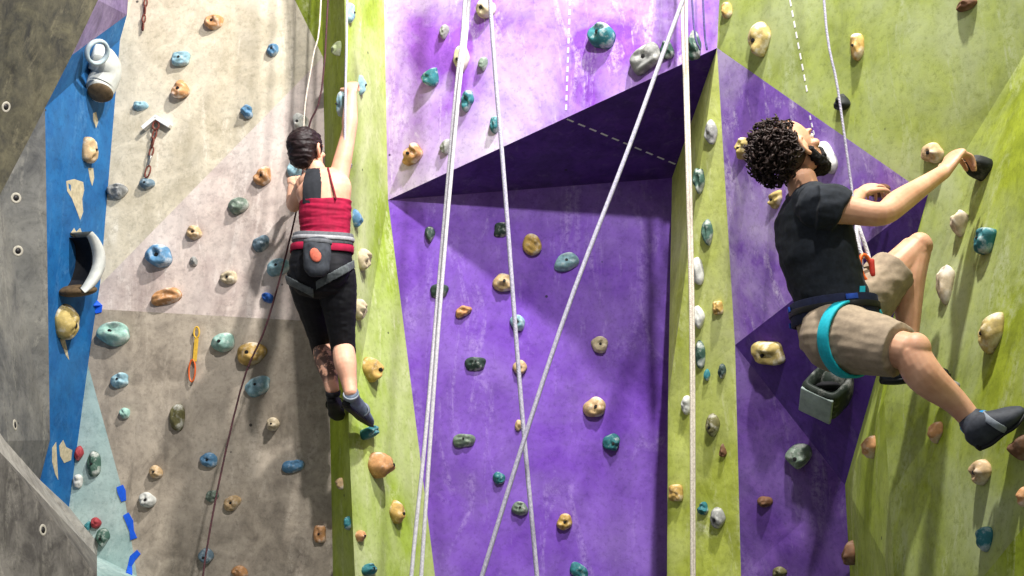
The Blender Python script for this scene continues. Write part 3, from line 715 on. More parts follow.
tape([(120, 486), (122, 492), (124, 501)], .036, 'topmost blue tape scrap on the mint panel edge, a short one')
tape([(126, 514), (130, 522), (132, 531), (134, 539)], .032, 'longest blue tape scrap, middle one on the mint panel edge')
tape([(139, 552), (133, 558), (130, 566), (129, 574)], .030, 'hooked blue tape scrap, lowest on the mint panel edge')
tape([(95, 303), (98, 307), (99, 313)], .045, 'blue tape scrap where the blue strip meets the horizontal seam')
m_steel = soft_mat('worn steel', (176, 172, 166), .2, 60, .4, 0, .1, .6); m_rust = soft_mat('rusty red chain', (134, 74, 62), .35, 80, .6, 0, .2, .3)
m_sling = soft_mat('yellow webbing', (222, 178, 62), .15, 90); m_orange = soft_mat('orange anodised metal', (230, 108, 52), .1, 60, .4, 0, .05, .3)
def link_ring(bm, c, ax1, ax2, a, b, rad):
    n = 24; vs = []; ax1 = Vector(ax1).normalized(); ax2 = Vector(ax2).normalized(); nz = ax1.cross(ax2)
    for i in range(n):
        t = 2 * math.pi * i / n; p = c + ax1 * a * math.cos(t) + ax2 * b * math.sin(t); o_ = (ax1 * b * math.cos(t) + ax2 * a * math.sin(t)).normalized()
        vs.append([bm.verts.new(p + o_ * rad * math.cos(u) + nz * rad * math.sin(u)) for u in [k_ * math.pi / 4 for k_ in range(8)]])
    for i in range(n):
        for j in range(8): bm.faces.new((vs[i][j], vs[(i + 1) % n][j], vs[(i + 1) % n][(j + 1) % 8], vs[i][(j + 1) % 8]))
h = hit(158, 128); n_ = h[1]; ux = frame_at(h[0], n_).to_3x3(); X_, Y_ = ux @ Vector((1, 0, 0)), ux @ Vector((0, 1, 0))
def onw(px, py, lift): hh = hit(px, py); return hh[0] + hh[1] * lift
qd = empty('chain_anchor', h[0]); tag(qd, 'white metal chevron plate with a rusty chain hanging from it', 'chain')
bm = bmesh.new()
for a, b in (((146, 129), (158, 119)), ((158, 119), (171, 127))):
    A, B = onw(*a, .022), onw(*b, .022); d = (B - A).normalized(); box(bm, (A + B) / 2, d, n_.cross(d), n_, ((B - A).length / 2 + .008, .012, .02), .004)
child('bracket', bm, soft_mat('white enamel', (238, 236, 232), .05, 40, .4), qd, False)
bm = bmesh.new(); p0 = onw(158, 127, .03); link_ring(bm, p0, X_, Y_, .018, .024, .006); child('shackle', bm, m_rust, qd)
for i in range(4):
    bm = bmesh.new(); t = i / 4; c = onw(157.5 - 6 * t - 1.0, 136 + 34 * t, .028 + .004 * (i % 2)); link_ring(bm, c, X_ if i % 2 == 0 else (X_ + n_).normalized(), (Y_ + X_ * .18), .011, .026, .0055); child('chain_link', bm, m_rust if i < 3 else m_steel, qd)
bm = bmesh.new(); link_ring(bm, onw(150, 173, .03), X_, Y_ + X_ * .2, .014, .034, .005); child('carabiner', bm, m_rust, qd)
h = hit(197, 332); qd = empty('quickdraw', h[0]); tag(qd, 'yellow quickdraw sling hanging with two carabiners under the horizontal seam', 'quickdraw')
bm = bmesh.new(); link_ring(bm, onw(198, 333, .02), X_, Y_, .015, .03, .005); child('carabiner', bm, m_sling, qd)
bm = bmesh.new(); a, b = onw(198, 339, .02), onw(196, 362, .02); box(bm, (a + b) / 2, X_, n_, (a - b).normalized(), (.011, .004, (a - b).length / 2), .002); child('sling', bm, m_sling, qd, False)
bm = bmesh.new(); link_ring(bm, onw(193.5, 371, .02), X_, Y_, .018, .06, .005); child('carabiner', bm, m_orange, qd)
h = hit(147, 5); qd = empty('chain_end', onw(147, 2, .01)); tag(qd, 'short rusty chain hanging down at the top of the beige wall', 'chain')
for i in range(5):
    bm = bmesh.new(); link_ring(bm, onw(148 - i * .9, -4 + i * 8, .02), X_ if i % 2 else (X_ + n_), Y_, .009, .023, .005); child('chain_link', bm, m_rust, qd)

# ------------------------------------------------------------------ ropes
m_rw = rope_mat('white rope', (226, 222, 226), (196, 192, 200)); m_rg = rope_mat('grey lilac rope', (196, 192, 206), (160, 156, 178)); m_rc = rope_mat('cream rope', (226, 216, 200), (196, 184, 170))
m_rd = rope_mat('dark red rope', (92, 50, 56), (62, 40, 46)); m_rv = rope_mat('violet line', (92, 80, 140), (70, 60, 110))
def rope_bm(bm, pts, rad):
    P = [W(*p) for p in pts]; tube(bm, P, [rad] * len(P), seg=8, n=5, cap=.3)
def rope(label, strands, rad, mat, group=None):
    o = None
    for i, pts in enumerate(strands):
        bm = bmesh.new(); rope_bm(bm, pts, rad)
        if len(strands) == 1: o = root_mesh('rope', bm, mat, W(*pts[-1])); break
        if o is None: o = empty('rope', W(*pts[-1]))
        child('strand', bm, mat, o)
    tag(o, label, 'rope', group)
RG = 'hanging climbing ropes'
rope('white double rope, leftmost on the purple wall', [[(477, -260, 5.6), (465, 0, 5.6), (456, 90, 5.62), (440, 270, 5.62), (426, 430, 5.62), (411, 580, 5.62), (398, 760, 5.62)],
     [(482, -260, 5.62), (469, 0, 5.62), (459, 90, 5.6), (443, 270, 5.6), (431, 430, 5.62), (421, 580, 5.62), (410, 760, 5.62)]], .0088, m_rw, RG)
rope('grey lilac rope hanging left of the diagonal rope and crossing it', [[(476, -260, 5.5), (490, 0, 5.5), (505, 190, 5.5), (521, 400, 5.5), (537, 576, 5.5), (552, 760, 5.5)]], .0095, m_rg, RG)
rope('pale rope running diagonally across the purple wall', [[(783, -260, 5.2), (683, 0, 5.2), (628, 150, 5.2), (560, 330, 5.2), (482, 576, 5.2), (430, 760, 5.2)]], .0092, m_rg, RG)
rope('cream double rope in front of the narrow middle pillar', [[(680, -260, 5.75), (682, 0, 5.75), (685, 90, 5.75), (688, 200, 5.75), (691, 330, 5.75), (692, 576, 5.75), (693, 760, 5.75)],
     [(684, -260, 5.76), (686, 0, 5.76), (688, 100, 5.76), (691, 210, 5.77), (693.5, 360, 5.76), (694, 576, 5.76), (696, 760, 5.76)]], .0078, m_rc, RG)
rope('thin violet double line behind the cream ropes at the top', [[(684, -260, 5.85), (692, 0, 5.85), (700, 50, 5.85)], [(695, -260, 5.85), (703, 0, 5.85), (707, 50, 5.85)]], .005, m_rv, RG)  # two thin violet lines built as slim tubes
rope('thin pale rope coming down to the dark-haired climber', [[(326, -260, 6.3), (321, 0, 6.32), (313, 57, 6.33), (304, 118, 6.35), (306, 200, 6.36), (320, 244, 6.3)]], .0042, m_rc, RG)
rope('thin dark red rope trailing past the dark-haired climber\'s hip', [[(336, -260, 6.45), (325, 57, 6.45), (308, 130, 6.5), (297, 208, 6.5), (268, 320, 6.5), (240, 392, 6.5), (205, 560, 6.5), (185, 760, 6.5)]], .0048, m_rd, RG)
rope('grey rope beside the raised arm of the dark-haired climber', [[(349, -260, 6.2), (347, 0, 6.2), (345.5, 90, 6.2), (344, 160, 6.22), (337, 240, 6.2)]], .0065, m_rg, RG)
rope('thin grey rope running down to the bearded climber', [[(815, -260, 4.85), (824, 0, 4.85), (838, 90, 4.85), (852, 190, 4.86), (860, 245, 4.84), (864, 286, 4.78)]], .0052, m_rg, RG)

# ------------------------------------------------------------------ climbers
def skin_mat(name, c1, c2, tat=None):
    m, t, b = nodes(name); co = coords(t); n1 = noise_(t, co, 14, 4, .6); c = mix(t, ramp(t, n1, .3, .7), S(c2), S(c1))
    if tat:
        g = t.nodes.new('ShaderNodeVectorMath'); g.operation = 'DISTANCE'; t.links.new(co, g.inputs[0]); g.inputs[1].default_value = tat[0]
        k = math_(t, 'MULTIPLY', ramp(t, g.outputs['Value'], tat[1] * .75, tat[1], (1, 1, 1, 1), (0, 0, 0, 1)), ramp(t, noise_(t, co, 30, 3, .6, .6), .42, .5))
        c = mix(t, math_(t, 'MULTIPLY', k, .85), c, S((46, 38, 40)))
    t.links.new(c, b.inputs['Base Color']); b.inputs['Roughness'].default_value = .5; b.inputs['Specular IOR Level'].default_value = .35
    b.inputs['Subsurface Weight'].default_value = .08; b.inputs['Subsurface Radius'].default_value = (.01, .004, .002)
    return m
def unit(v): return Vector(v).normalized()
def hand(bm, wrist, d, palm, thumb, s=1.0, curl=(38, 50, 35), tcurl=.3, off=0.0):
    d = unit(d); palm = unit(Vector(palm) - d * Vector(palm).dot(d)); th = unit(Vector(thumb) - d * Vector(thumb).dot(d) - palm * Vector(thumb).dot(palm))
    tube(bm, [wrist - d * .02 * s, wrist + d * .03 * s, wrist + d * .082 * s], [(.025 * s, .018 * s), (.036 * s, .017 * s), (.041 * s, .013 * s)], th, seg=16, cap=.3)
    ell(bm, wrist + d * .035 * s + th * .024 * s + palm * .008 * s, (.018 * s, .028 * s, .014 * s), th, d, palm, 14)
    for k, (o, L, r) in enumerate(((.031, (.043, .027, .021), .0088), (.0105, (.047, .030, .022), .0090), (-.0105, (.043, .028, .021), .0086), (-.031, (.034, .021, .018), .0076))):
        p = wrist + d * (.080 - .006 * abs(k - 1)) * s + th * o * s; ang = 0; P = [p - d * .018 * s, p]; fan = (o * .9)
        for l, c in zip(L, curl):
            ang += math.radians(c + (k - 1.5) * 3); q = d * math.cos(ang) + palm * math.sin(ang) + th * fan * 1.6 * max(0, math.cos(ang)); p = p + q.normalized() * l * s; P.append(p)
        tube(bm, P, [r * s, r * s * 1.04, r * s, r * .92 * s, r * .8 * s], seg=10, n=3, cap=.8)
    b = wrist + d * .022 * s + th * .026 * s; t1 = b + (th * .62 + d * .7 + palm * tcurl).normalized() * .044 * s; t2 = t1 + (th * .25 + d * .85 + palm * (tcurl + .25)).normalized() * .033 * s; t3 = t2 + (d * .8 - th * .05 + palm * (tcurl + .5)).normalized() * .026 * s
    tube(bm, [b, t1, t2, t3], [.014 * s, .0115 * s, .0105 * s, .0085 * s], seg=10, n=3, cap=.8)
def head(bm, c, f, u, k=1.0):
    f = unit(f); u = unit(Vector(u) - f * Vector(u).dot(f)); s = f.cross(u)
    def at(a, b, d_=0): return c + (f * a + u * b + s * d_) * k
    R = lambda *r: tuple(x * k for x in r)
    ell(bm, at(-.008, .032), R(.076, .096, .092), s, f, u, 32)                       # cranium
    ell(bm, at(.036, -.040), R(.060, .058, .062), s, f, u, 28)                       # face and jaw
    ell(bm, at(.070, -.092), R(.026, .022, .020), s, f, u, 16)                       # chin
    tube(bm, [at(.088, .032), at(.102, .008), at(.116, -.018)], R(.009, .011, .013), s, 12)
    for g in (-1, 1):
        ell(bm, at(.106, -.020, g * .012), R(.009, .012, .008), s, f, u, 10)           # nostril wings
        ell(bm, at(.066, -.012, g * .045), R(.022, .022, .018), s, f, u, 14)           # cheekbone
        ell(bm, at(.078, .038, g * .030), R(.026, .016, .010), s, f, u, 14)            # brow
        tube(bm, [at(.000, .030, g * .080), at(-.020, .028, g * .090), at(-.028, .004, g * .090), at(-.014, -.022, g * .082), at(.002, -.034, g * .074)], R(.0075, .008, .008, .0085, .009), None, 10)   # ear rim and lobe
        ell(bm, at(-.010, .002, g * .080), R(.008, .018, .026), s, f, u, 14)
    ell(bm, at(.090, -.052), R(.024, .011, .0065), s, f, u, 14); ell(bm, at(.088, -.064), R(.021, .011, .007), s, f, u, 14)   # lips
    return at, s
m_eye = soft_mat('eye white', (232, 228, 222), .04, 60, .25); m_iris = soft_mat('dark brown iris', (44, 30, 22), .2, 200, .2)
def eyes(at, s, f, parent, k=1.0):
    for g in (-1, 1):
        bm = bmesh.new(); ell(bm, at(.080, .018, g * .031), (.0125 * k,) * 3, seg=16); e = child('eye', bm, m_eye, parent)
        bm = bmesh.new(); ell(bm, at(.0895, .018, g * .031), (.0055 * k, .004 * k, .0055 * k), s, unit(f), s.cross(unit(f)), 12); child('iris', bm, m_iris, e)
def shoe(parent, heel, toe, up, ankle, mats, k=1.0, collar=True):
    """climbing shoe: curved upper, rubber sole, rand, pull tab"""
    d = unit(toe - heel); L = (toe - heel).length; up = unit(Vector(up) - d * Vector(up).dot(d)); s = d.cross(up)
    P = [heel + d * L * t + up * z for t, z in ((.03, .040), (.15, .046), (.35, .048), (.58, .036), (.80, .026), (.95, .018))]
    bm = bmesh.new(); tube(bm, P, [(.026 * k, .036 * k), (.033 * k, .045 * k), (.037 * k, .044 * k), (.044 * k, .034 * k), (.041 * k, .024 * k), (.026 * k, .015 * k)], s, 20, 4, .5)
    tube(bm, [heel + d * L * .2 + up * .055, ankle + (ankle - heel - d * L * .2).normalized() * .01], [(.036 * k, .042 * k), (.036 * k, .040 * k)], s, 20, 4, .2)
    o = child('shoe', fuse(bm, .005, 3), mats[0], parent)
    bm = bmesh.new(); Q = [heel + d * L * t + up * z for t, z in ((.02, .016), (.2, .010), (.45, .010), (.7, .006), (.97, .008))]
    tube(bm, Q, [(.026 * k, .012), (.035 * k, .012), (.038 * k, .012), (.046 * k, .011), (.028 * k, .009)], s, 20, 4, .5); child('sole', bm, mats[1], o, label='black rubber sole')
    bm = bmesh.new(); tube(bm, [heel + d * L * t + up * z for t, z in ((-.01, .02), (.03, .06))], [(.024 * k, .012), (.022 * k, .010)], s, 12, 3); child('heel_rand', bm, mats[1], o)
    bm = bmesh.new(); c = heel + d * L * .50 + up * .046; band(bm, c, d + up * .25, s, .046 * k, .036 * k, .022, .004); child('strap', bm, mats[2], o)
    bm = bmesh.new(); a_ = ankle; band(bm, a_ - (a_ - heel - d * L * .2).normalized() * .005, a_ - heel - d * L * .2, s, .034 * k, .039 * k, .02, .006); child('collar', bm, mats[3], o)
    return o
m_blackfab = soft_mat('black cotton', (37, 42, 50), .35, 50, .9); m_legg = soft_mat('black stretch leggings', (20, 20, 27), .3, 60, .75)
m_redtop = soft_mat('crimson top', (176, 22, 66), .22, 30, .85); m_strapk = soft_mat('charcoal sports bra', (48, 50, 56), .15, 60, .85)
m_hbrown = soft_mat('dark brown hair', (44, 28, 30), .45, 60, .5, 0, .5); m_hblack = soft_mat('black brown curls', (62, 44, 38), .55, 60, .6, 0, .5)
m_beard = soft_mat('black beard', (22, 18, 18), .4, 120, .8, 0, .6)
m_belt = soft_mat('grey harness webbing', (112, 114, 120), .25, 60, .8); m_belt2 = soft_mat('pale reflective webbing', (186, 186, 190), .2, 60, .6); m_navy = soft_mat('navy harness padding', (34, 40, 70), .3, 50, .85)
m_teal = soft_mat('turquoise webbing', (22, 182, 200), .12, 80, .7); m_shorts = soft_mat('khaki cotton', (164, 146, 124), .16, 40, .9)
m_shoeg = soft_mat('blue grey shoe leather', (124, 138, 158), .2, 50, .6); m_shoed = soft_mat('dark charcoal shoe', (58, 62, 72), .25, 50, .65); m_rub = soft_mat('black rubber', (26, 26, 28), .2, 60, .6)
m_shl = soft_mat('pale grey shoe leather', (150, 158, 168), .15, 50, .6); m_bluetab = soft_mat('bright blue pull tab', (34, 140, 205), .1, 60, .7)

# ---- woman: back to us, right arm high, bent knees towards the wall
V = lambda x, y, Y: W(x, y, Y + .12)
sh_r, el_r, wr_r = V(338, 181, 6.10), V(349, 131, 6.14), V(351.5, 92, 6.19)
sh_l, el_l, wr_l = V(306, 184, 6.12), V(294, 205, 6.32), V(293, 184, 6.56)
hp_r, kn_r, an_r = V(336, 272, 6.10), V(343, 346, 6.23), V(351, 394, 6.13)
hp_l, kn_l, an_l = V(306, 272, 6.10), V(323, 345, 6.45), V(333, 392, 6.28)
m_skw = skin_mat('fair warm skin', (236, 184, 156), (214, 156, 128))
LX = Vector((1, 0, 0)); pel = V(321, 264, 6.08)
bm = bmesh.new()
tube(bm, [V(321, 274, 6.08), V(321, 258, 6.08), V(325, 236, 6.08), V(325, 206, 6.08), V(323, 186, 6.08), V(319, 175, 6.10)], [(.145, .10), (.148, .112), (.112, .085), (.122, .092), (.135, .080), (.06, .055)], LX, 24)
tube(bm, [sh_l, V(314, 180, 6.10), V(330, 179, 6.09), sh_r], [.048, .056, .056, .050], None, 16)
tube(bm, [V(321, 182, 6.10), V(314, 166, 6.12)], [.052, .047], None, 16)
def limb(bm, P, R, lat=None): tube(bm, P, R, lat, 18, 5, .5)
def mid(a, b, t): return a.lerp(b, t)
limb(bm, [sh_r, mid(sh_r, el_r, .4), el_r, mid(el_r, wr_r, .3), wr_r], [.052, .046, .037, .040, .026])
limb(bm, [sh_l, mid(sh_l, el_l, .5), el_l, mid(el_l, wr_l, .35), wr_l], [.050, .044, .037, .038, .026])
for hp, kn, an in ((hp_r, kn_r, an_r), (hp_l, kn_l, an_l)):
    limb(bm, [hp, mid(hp, kn, .3), mid(hp, kn, .7), kn], [.088, .086, .066, .055])
    sh = mid(kn, an, .35) + Vector((0, -.022, 0)); limb(bm, [kn, sh, mid(kn, an, .72), an], [.053, .056, .040, .033])
hand(bm, wr_r, V(352, 76, 6.28) - wr_r, (0, 1, .1), (-1, 0, 0), .92, (30, 60, 45))
hand(bm, wr_l, V(294, 172, 6.68) - wr_l, (.1, .6, -.7), (1, .1, 0), .92, (20, 40, 30))
fw, uw = Vector((.42, .86, .12)), Vector((-.12, -.1, 1)); hc = V(307, 153, 6.12)
atw, sw = head(bm, hc, fw, uw, .94)
tat = mid(kn_l, an_l, .4)
body = fuse(bm, .0042, 4)
m_skw = skin_mat('fair warm skin', (236, 184, 156), (214, 156, 128), (tuple(tat - pel), .16))
woman = root_mesh('person', body, m_skw, pel); tag(woman, 'person climbing seen from behind in a crimson top and black cropped leggings, one arm raised', 'person')
eyes(atw, sw, fw, woman, .94)
bm = bmesh.new()
ell(bm, atw(-.016, .040), (.084, .098, .092), sw, unit(fw), unit(uw), 32); ell(bm, atw(-.055, -.010), (.070, .052, .078), sw, unit(fw), unit(uw), 24); ell(bm, atw(.03, .085), (.06, .06, .034), sw, unit(fw), unit(uw), 20)
ell(bm, atw(-.020, .020, -.070), (.022, .045, .060), sw, unit(fw), unit(uw), 16)
child('hair', fuse(bm, .004, 2, (.006, (26, 26, 60))), m_hbrown, woman)
bm = bmesh.new()
tube(bm, [V(321.5, 254, 6.08), V(325, 236, 6.08), V(325, 214, 6.08), V(325, 202, 6.08)], [(.140, .108), (.121, .096), (.127, .099), (.130, .099)], LX, 28, 6, .06)
child('tank_top', fuse(bm, .0045, 2, (.005, (8, 8, 46))), m_redtop, woman)
def patch(parent, name, mat, test, off, label=None, src_o=None, at=None):
    """a garment piece that lies on the body: the body's own faces there, lifted and thickened"""
    src_o = src_o or parent; src = src_o.data; at0 = parent.location if at is None else at; bm = bmesh.new(); mp = {}
    for f in src.polygons:
        c = f.center + at0
        if not test(c, f.normal): continue
        vs = []
        for vi in f.vertices:
            if vi not in mp: v = src.vertices[vi]; mp[vi] = bm.verts.new(v.co + at0 + v.normal * off)
            vs.append(mp[vi])
        bm.faces.new(vs)
    bmesh.ops.smooth_vert(bm, verts=bm.verts[:], factor=.5, use_axis_x=True, use_axis_y=True, use_axis_z=True)
    bmesh.ops.solidify(bm, geom=bm.faces[:], thickness=off * .7); bmesh.ops.recalc_face_normals(bm, faces=bm.faces[:])
    return child(name, bm, mat, parent, label=label)
def bra(c, n_):
    x, y, _ = proj(c); return n_.y < -.1 and c.y < 6.28 and 169 < y < 204 and 303.5 + max(0, (185 - y)) * .22 < x < 321.5 - max(0, 182 - y) * .12
patch(woman, 'bra_strap', m_strapk, bra, .006, 'charcoal sports bra back')
bm = bmesh.new(); tube(bm, [V(328, 168, 6.04), V(331, 180, 5.998), V(336, 199, 5.985)], [.005, .005, .005], LX, 8, 5); child('top_strap', bm, soft_mat('dark red strap', (132, 30, 46), .1, 60), woman)
bm = bmesh.new()
tube(bm, [V(321, 284, 6.08), V(321, 264, 6.08), V(322, 249, 6.08)], [(.146, .112), (.154, .124), (.143, .114)], LX, 28, 5, .5)
ell(bm, V(311, 270, 6.015), (.078, .068, .085)); ell(bm, V(333, 270, 6.015), (.078, .068, .085))
for hp, kn, an in ((hp_r, kn_r, an_r), (hp_l, kn_l, an_l)):
    limb(bm, [hp, mid(hp, kn, .3), mid(hp, kn, .7), kn, mid(kn, an, .14)], [.096, .093, .073, .063, .062])
legg = child('leggings', fuse(bm, .0045, 3, (.003, (14, 14, 30))), m_legg, woman)
hb = bmesh.new(); band(hb, V(323, 241, 6.08), (0, 0, 1), LX, .136, .112, .055, .012, wav=.006); harness = child('harness', hb, m_belt, woman)
hb = bmesh.new(); band(hb, V(323, 241, 6.08), (0, 0, 1), LX, .148, .124, .018, .005, wav=.006); child('belt_webbing', hb, m_belt2, harness)
m_loop = soft_mat('dark grey webbing', (104, 110, 112), .3, 60)
def loop_r(c, n_):
    x, y, _ = proj(c); return n_.y < .2 and 316 < x and abs((y - 284) + (x - 318) * .56) < 4.2
def loop_l(c, n_):
    x, y, _ = proj(c); return n_.y < .2 and x < 314 and abs((y - 281) - (x - 291) * .5) < 3.6
Z3 = Vector((0, 0, 0))
patch(harness, 'leg_loop', m_loop, loop_r, .009, None, legg, Z3); patch(harness, 'leg_loop', m_loop, loop_l, .009, None, legg, Z3)
hb = bmesh.new(); band(hb, V(322, 251, 6.08), (0, .06, 1), LX, .147, .118, .036, .008, wav=.008); child('waistband', hb, m_redtop, woman, label='crimson waistband')
shoe(woman, V(344, 408, 6.16), V(370, 427, 6.50), (.15, -.45, .8), an_r, (m_shoeg, m_rub, m_shl, m_shl), .92)
shoe(woman, V(332, 404, 6.27), V(339, 421, 6.50), (-.1, -.45, .8), an_l, (m_shoed, m_rub, m_rub, m_rub), .92)
bagc = V(317, 257, 5.915); bag = empty('chalk_bag', bagc); tag(bag, 'grey chalk bag with an orange patch hanging at the back of the harness', 'bag')
bm = bmesh.new(); tube(bm, [bagc + Vector((0, 0, -.085)), bagc + Vector((0, 0, -.05)), bagc + Vector((0, 0, .03)), bagc + Vector((0, .01, .075))], [(.04, .035), (.062, .046), (.066, .048), (.062, .046)], LX, 24, 5, .3)
child('pouch', fuse(bm, .005, 2, (.004, (20, 20, 20))), soft_mat('charcoal pouch fabric', (70, 74, 82), .3, 40, .8), bag)
bm = bmesh.new(); ell(bm, bagc + Vector((.0, -.047, .0)), (.026, .007, .036), (1, 0, .45), (0, 1, 0), (-.45, 0, 1), 16); child('patch', bm, soft_mat('coral orange patch', (226, 116, 92), .2, 60), bag)
bm = bmesh.new(); band(bm, bagc + Vector((0, .01, .072)), (0, 0, 1), LX, .060, .045, .02, .008); child('rim', bm, m_belt, bag)

V = lambda x, y, Y: W(x, y, Y)
# ---- man: side-on, facing right, left hand and foot on the far side
msr, mer, mwr = V(822, 207, 4.53), V(881, 214, 4.50), V(945, 171, 4.70)
msl, mel, mwl = V(806, 203, 4.90), V(834, 238, 5.06), V(860, 194, 5.20)
mhr, mkr, mar = V(841, 338, 4.58), V(911, 352, 4.37), V(972, 421, 4.36)
mhl, mkl, mal = V(843, 322, 4.82), V(916, 250, 4.90), V(905, 362, 4.86)
LM = unit((.36, -.93, .02)); pm = V(826, 326, 4.70)
bm = bmesh.new()
tube(bm, [V(835, 338, 4.70), V(833, 318, 4.70), V(828, 290, 4.70), V(818, 250, 4.70), V(812, 215, 4.71), V(808, 200, 4.72)], [(.15, .115), (.155, .115), (.135, .095), (.155, .105), (.165, .098), (.08, .06)], LM, 24)
tube(bm, [msl, V(810, 203, 4.78), V(816, 204, 4.65), msr], [.055, .065, .065, .058], None, 16)
tube(bm, [V(809, 206, 4.71), V(800, 176, 4.70)], [.062, .056], None, 16)
limb(bm, [msr, mid(msr, mer, .45), mer, mid(mer, mwr, .28), mid(mer, mwr, .7), mwr], [.060, .052, .043, .046, .034, .027])
limb(bm, [msl, mid(msl, mel, .5), mel, mid(mel, mwl, .35), mwl], [.060, .050, .042, .044, .028])
limb(bm, [mhr, mid(mhr, mkr, .35), mid(mhr, mkr, .75), mkr], [.100, .092, .070, .064])
ell(bm, mkr + Vector((.012, -.015, .01)), (.052, .05, .055))
limb(bm, [mkr, mid(mkr, mar, .3) + Vector((-.02, -.012, -.012)), mid(mkr, mar, .72), mar], [.060, .064, .044, .037])
limb(bm, [mhl, mid(mhl, mkl, .35), mid(mhl, mkl, .75), mkl], [.095, .088, .068, .062]); ell(bm, mkl + Vector((.012, -.01, .015)), (.05, .05, .052))
limb(bm, [mkl, mid(mkl, mal, .3) + Vector((-.02, -.01, -.0)), mid(mkl, mal, .72), mal], [.058, .062, .042, .035])
GH = HO["black hold gripped by the climber's near hand"].matrix_basis.translation; HN = HO["black hold gripped by the climber's near hand"].matrix_basis.to_3x3() @ Vector((0, 0, 1))
hd = unit((.55, .28, .74)); hpalm = unit((.72, .34, -.60)); hth = hd.cross(hpalm)
hand(bm, mwr, hd, hpalm, hth, 1.22, (50, 48, 22), .25)
hand(bm, mwl, V(876, 182, 5.27) - mwl, (.3, .4, -.9), (.1, -.9, .1), 1.05, (30, 45, 30), .2)
fm, um = Vector((.76, .36, .50)), Vector((-.5, -.12, .85)); mc = V(793, 152, 4.70)
atm, sm = head(bm, mc, fm, um, 1.03)
m_skm = skin_mat('warm tan skin', (222, 172, 140), (196, 142, 110))
man = root_mesh('person', fuse(bm, .0042, 4), m_skm, pm); tag(man, 'person with curly hair and a beard climbing in a black t-shirt and khaki shorts', 'person')
eyes(atm, sm, fm, man, 1.03)
# curls
bm = bmesh.new(); rnd = random.Random(3); fmu = unit(fm); umu = unit(um - fmu * um.dot(fmu)); hcen = atm(-.040, .020)
ell(bm, hcen, (.088, .088, .088)); cnt = 0
while cnt < 760:
    v = Vector((rnd.gauss(0, 1), rnd.gauss(0, 1), rnd.gauss(0, 1))).normalized()
    a, b = v.dot(fmu), v.dot(umu)
    if a > .36 and b < .86: continue
    if a > .02 and b < .52: continue
    if a > -.22 and b < .12: continue
    if b < -.82 or (b < -.5 and a > -.35): continue
    rr = .091 + .034 * rnd.random() + (.012 if a < 0 else -.004); p = hcen + v * rr; q = Vector((rnd.gauss(0, 1), rnd.gauss(0, 1), rnd.gauss(0, 1))).normalized(); q2 = q.orthogonal().normalized()
    P = [p + (q * math.cos(t) + q2 * math.sin(t)) * .0085 + q.cross(q2) * .003 * t for t in [k_ * 1.25 for k_ in range(5)]]
    tube(bm, P, [.0026, .004, .0044, .004, .0022], None, 5, 2, .6); cnt += 1
child('hair', bm, m_hblack, man)
bm = bmesh.new()
for g in (-1, 1):
    tube(bm, [atm(.012, -.020, g * .070), atm(.026, -.058, g * .062), atm(.056, -.090, g * .042), atm(.082, -.104, g * .012)], [(.014, .012), (.020, .018), (.024, .022), (.026, .024)], None, 12)
    tube(bm, [atm(.103, -.038, g * .004), atm(.096, -.044, g * .024), atm(.078, -.070, g * .038)], [.009, .010, .014], None, 10)
ell(bm, atm(.082, -.104), (.036, .030, .030), sm, fmu, umu, 16); ell(bm, atm(.05, -.098), (.045, .04, .022), sm, fmu, umu, 16)
child('beard', fuse(bm, .004, 1, (.005, (90, 90, 90))), m_beard, man)
# t-shirt
bm = bmesh.new()
tube(bm, [V(832, 306, 4.70), V(828, 288, 4.70), V(817, 250, 4.70), V(811, 216, 4.71), V(808, 203, 4.72), V(806, 194, 4.72)], [(.160, .122), (.160, .120), (.175, .126), (.178, .116), (.14, .090), (.074, .062)], LM, 28, 6, .08)
tube(bm, [msl, V(808, 204, 4.80), V(815, 205, 4.64), msr], [.072, .082, .084, .080], None, 18)
tube(bm, [msr + Vector((-.02, .0, .0)), mid(msr, mer, .16), mid(msr, mer, .34) + Vector((0, 0, -.012))], [(.084, .084), (.082, .080), (.081, .070)], (0, 0, 1), 20, 6, .08)
tube(bm, [msl, mid(msl, mel, .5)], [.074, .068], None, 18, 6, .08)
child('t_shirt', fuse(bm, .005, 3, (.009, (8, 8, 14))), m_blackfab, man)
# shorts
bm = bmesh.new()
tube(bm, [V(837, 346, 4.70), V(836, 328, 4.70), V(834, 308, 4.70)], [(.156, .118), (.162, .126), (.158, .120)], LM, 28, 5, .3)
ell(bm, V(836, 345, 4.66), (.098, .12, .090)); ell(bm, mhr - (mkr - mhr) * .08, (.130, .125, .128)); ell(bm, mhr + (mkr - mhr) * .1, (.124, .124, .124))
tube(bm, [mhr, mid(mhr, mkr, .3), mid(mhr, mkr, .58), mid(mhr, mkr, .84)], [.118, .116, .106, .098], None, 22, 6, .05)
tube(bm, [mhl, mid(mhl, mkl, .35), mid(mhl, mkl, .70)], [.112, .108, .094], None, 22, 6, .05)
child('shorts', fuse(bm, .005, 3, (.008, (9, 9, 18))), m_shorts, man)
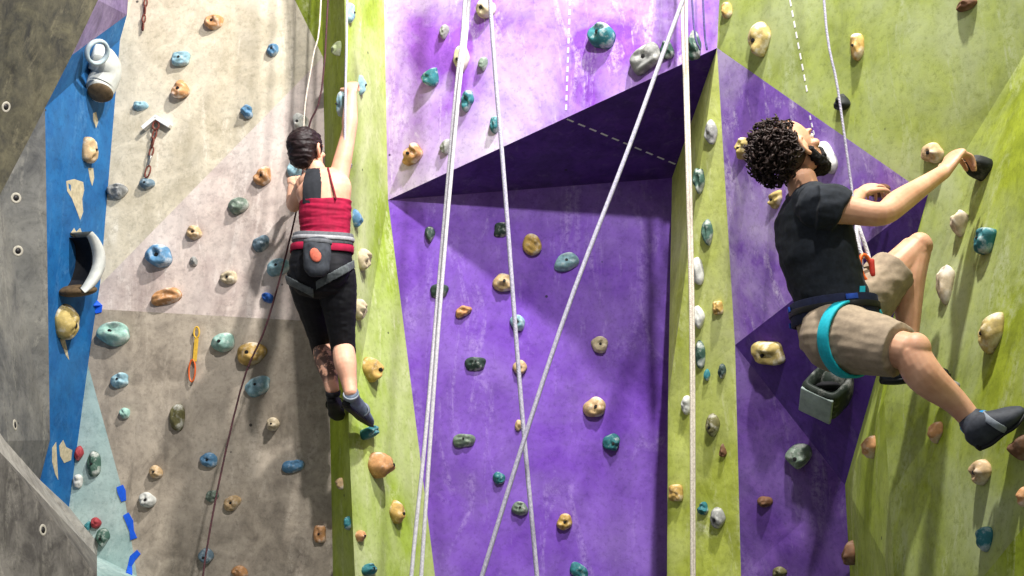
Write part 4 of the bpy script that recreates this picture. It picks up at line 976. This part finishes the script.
# harness
ax_m = unit(V(822, 285, 4.70) - V(829, 330, 4.70))
hb = bmesh.new(); band(hb, V(834, 312, 4.70), ax_m + Vector((.06, 0, 0)), LM, .170, .132, .085, .013); hm = child('harness', hb, m_navy, man)
hb = bmesh.new(); band(hb, V(834, 311, 4.70), ax_m + Vector((.06, 0, 0)), LM, .184, .146, .022, .005); child('belt_webbing', hb, m_rub, hm)
m_cord = soft_mat('blue cord', (40, 84, 190), .2, 60)
for an_, dz in ((-2.5, -.022), (-2.1, .03), (2.9, -.02), (-.3, .026)):          # blue stitched tabs on the belt
    hb = bmesh.new(); xx = (LM - ax_m * LM.dot(ax_m)).normalized(); yy = ax_m.cross(xx); q_ = V(834, 312, 4.70) + xx * math.cos(an_) * .186 + yy * math.sin(an_) * .148 + ax_m * dz
    nn_ = (xx * math.cos(an_) + yy * math.sin(an_)).normalized(); box(hb, q_, ax_m.cross(nn_), ax_m, nn_, (.022, .010, .004), .003); child('belt_tab', hb, m_cord, hm)
hb = bmesh.new(); cR = mid(mhr, mkr, .10); band(hb, cR, (mkr - mhr).normalized() + Vector((-.05, 0, .22)), (0, 0, 1), .128, .128, .046, .010, wav=.006); child('leg_loop', hb, m_teal, hm, label='turquoise leg loop')
hb = bmesh.new(); cL = mid(mhl, mkl, .16); band(hb, cL, (mkl - mhl), (0, 0, 1), .120, .116, .040, .008); child('leg_loop', hb, m_teal, hm, label='turquoise leg loop')
hb = bmesh.new(); a, b = V(861.5, 310, 4.54), V(862.5, 286, 4.56); box(hb, (a + b) / 2, unit(b - a), (0, 1, 0), (1, 0, 0), ((a - b).length / 2, .004, .010), .002)
child('belay_loop', hb, m_teal, hm, False, 'turquoise belay loop')
# shoes
shoe(man, V(983, 450, 4.33), V(1026, 413, 4.27), (-.45, -.25, .80), mar + Vector((.006, 0, 0)), (m_shoed, m_rub, m_shl, m_bluetab), 1.18)
shoe(man, V(884, 386, 4.90), V(949, 377, 4.765), (0, 0, 1), mal, (m_shoed, m_rub, m_shl, m_rub), 1.05)
# tie-in gear on the man's rope
cbc = V(866, 268, 4.77); cb = empty('carabiner', cbc); tag(cb, 'orange carabiner hanging at the bearded climber\'s waist', 'carabiner')
bm = bmesh.new(); link_ring(bm, cbc, (1, .3, 0), (-.12, 0, 1), .024, .050, .0085); child('frame', bm, m_orange, cb)
bm = bmesh.new(); tube(bm, [cbc + Vector((.024, 0, -.03)), cbc + Vector((.023, 0, .03))], [.010, .010], None, 10); child('gate', bm, soft_mat('red gate sleeve', (186, 52, 40), .1, 60), cb)
bm = bmesh.new(); rope_bm(bm, [(857, 222, 4.80), (862, 236, 4.79), (868, 254, 4.79), (869, 262, 4.78)], .008); rope_bm(bm, [(857, 222, 4.80), (857, 240, 4.78), (863, 258, 4.77)], .008)
sl = root_mesh('sling', bm, m_rw, W(869, 262, 4.78)); tag(sl, 'white rope loop above the orange carabiner', 'sling')
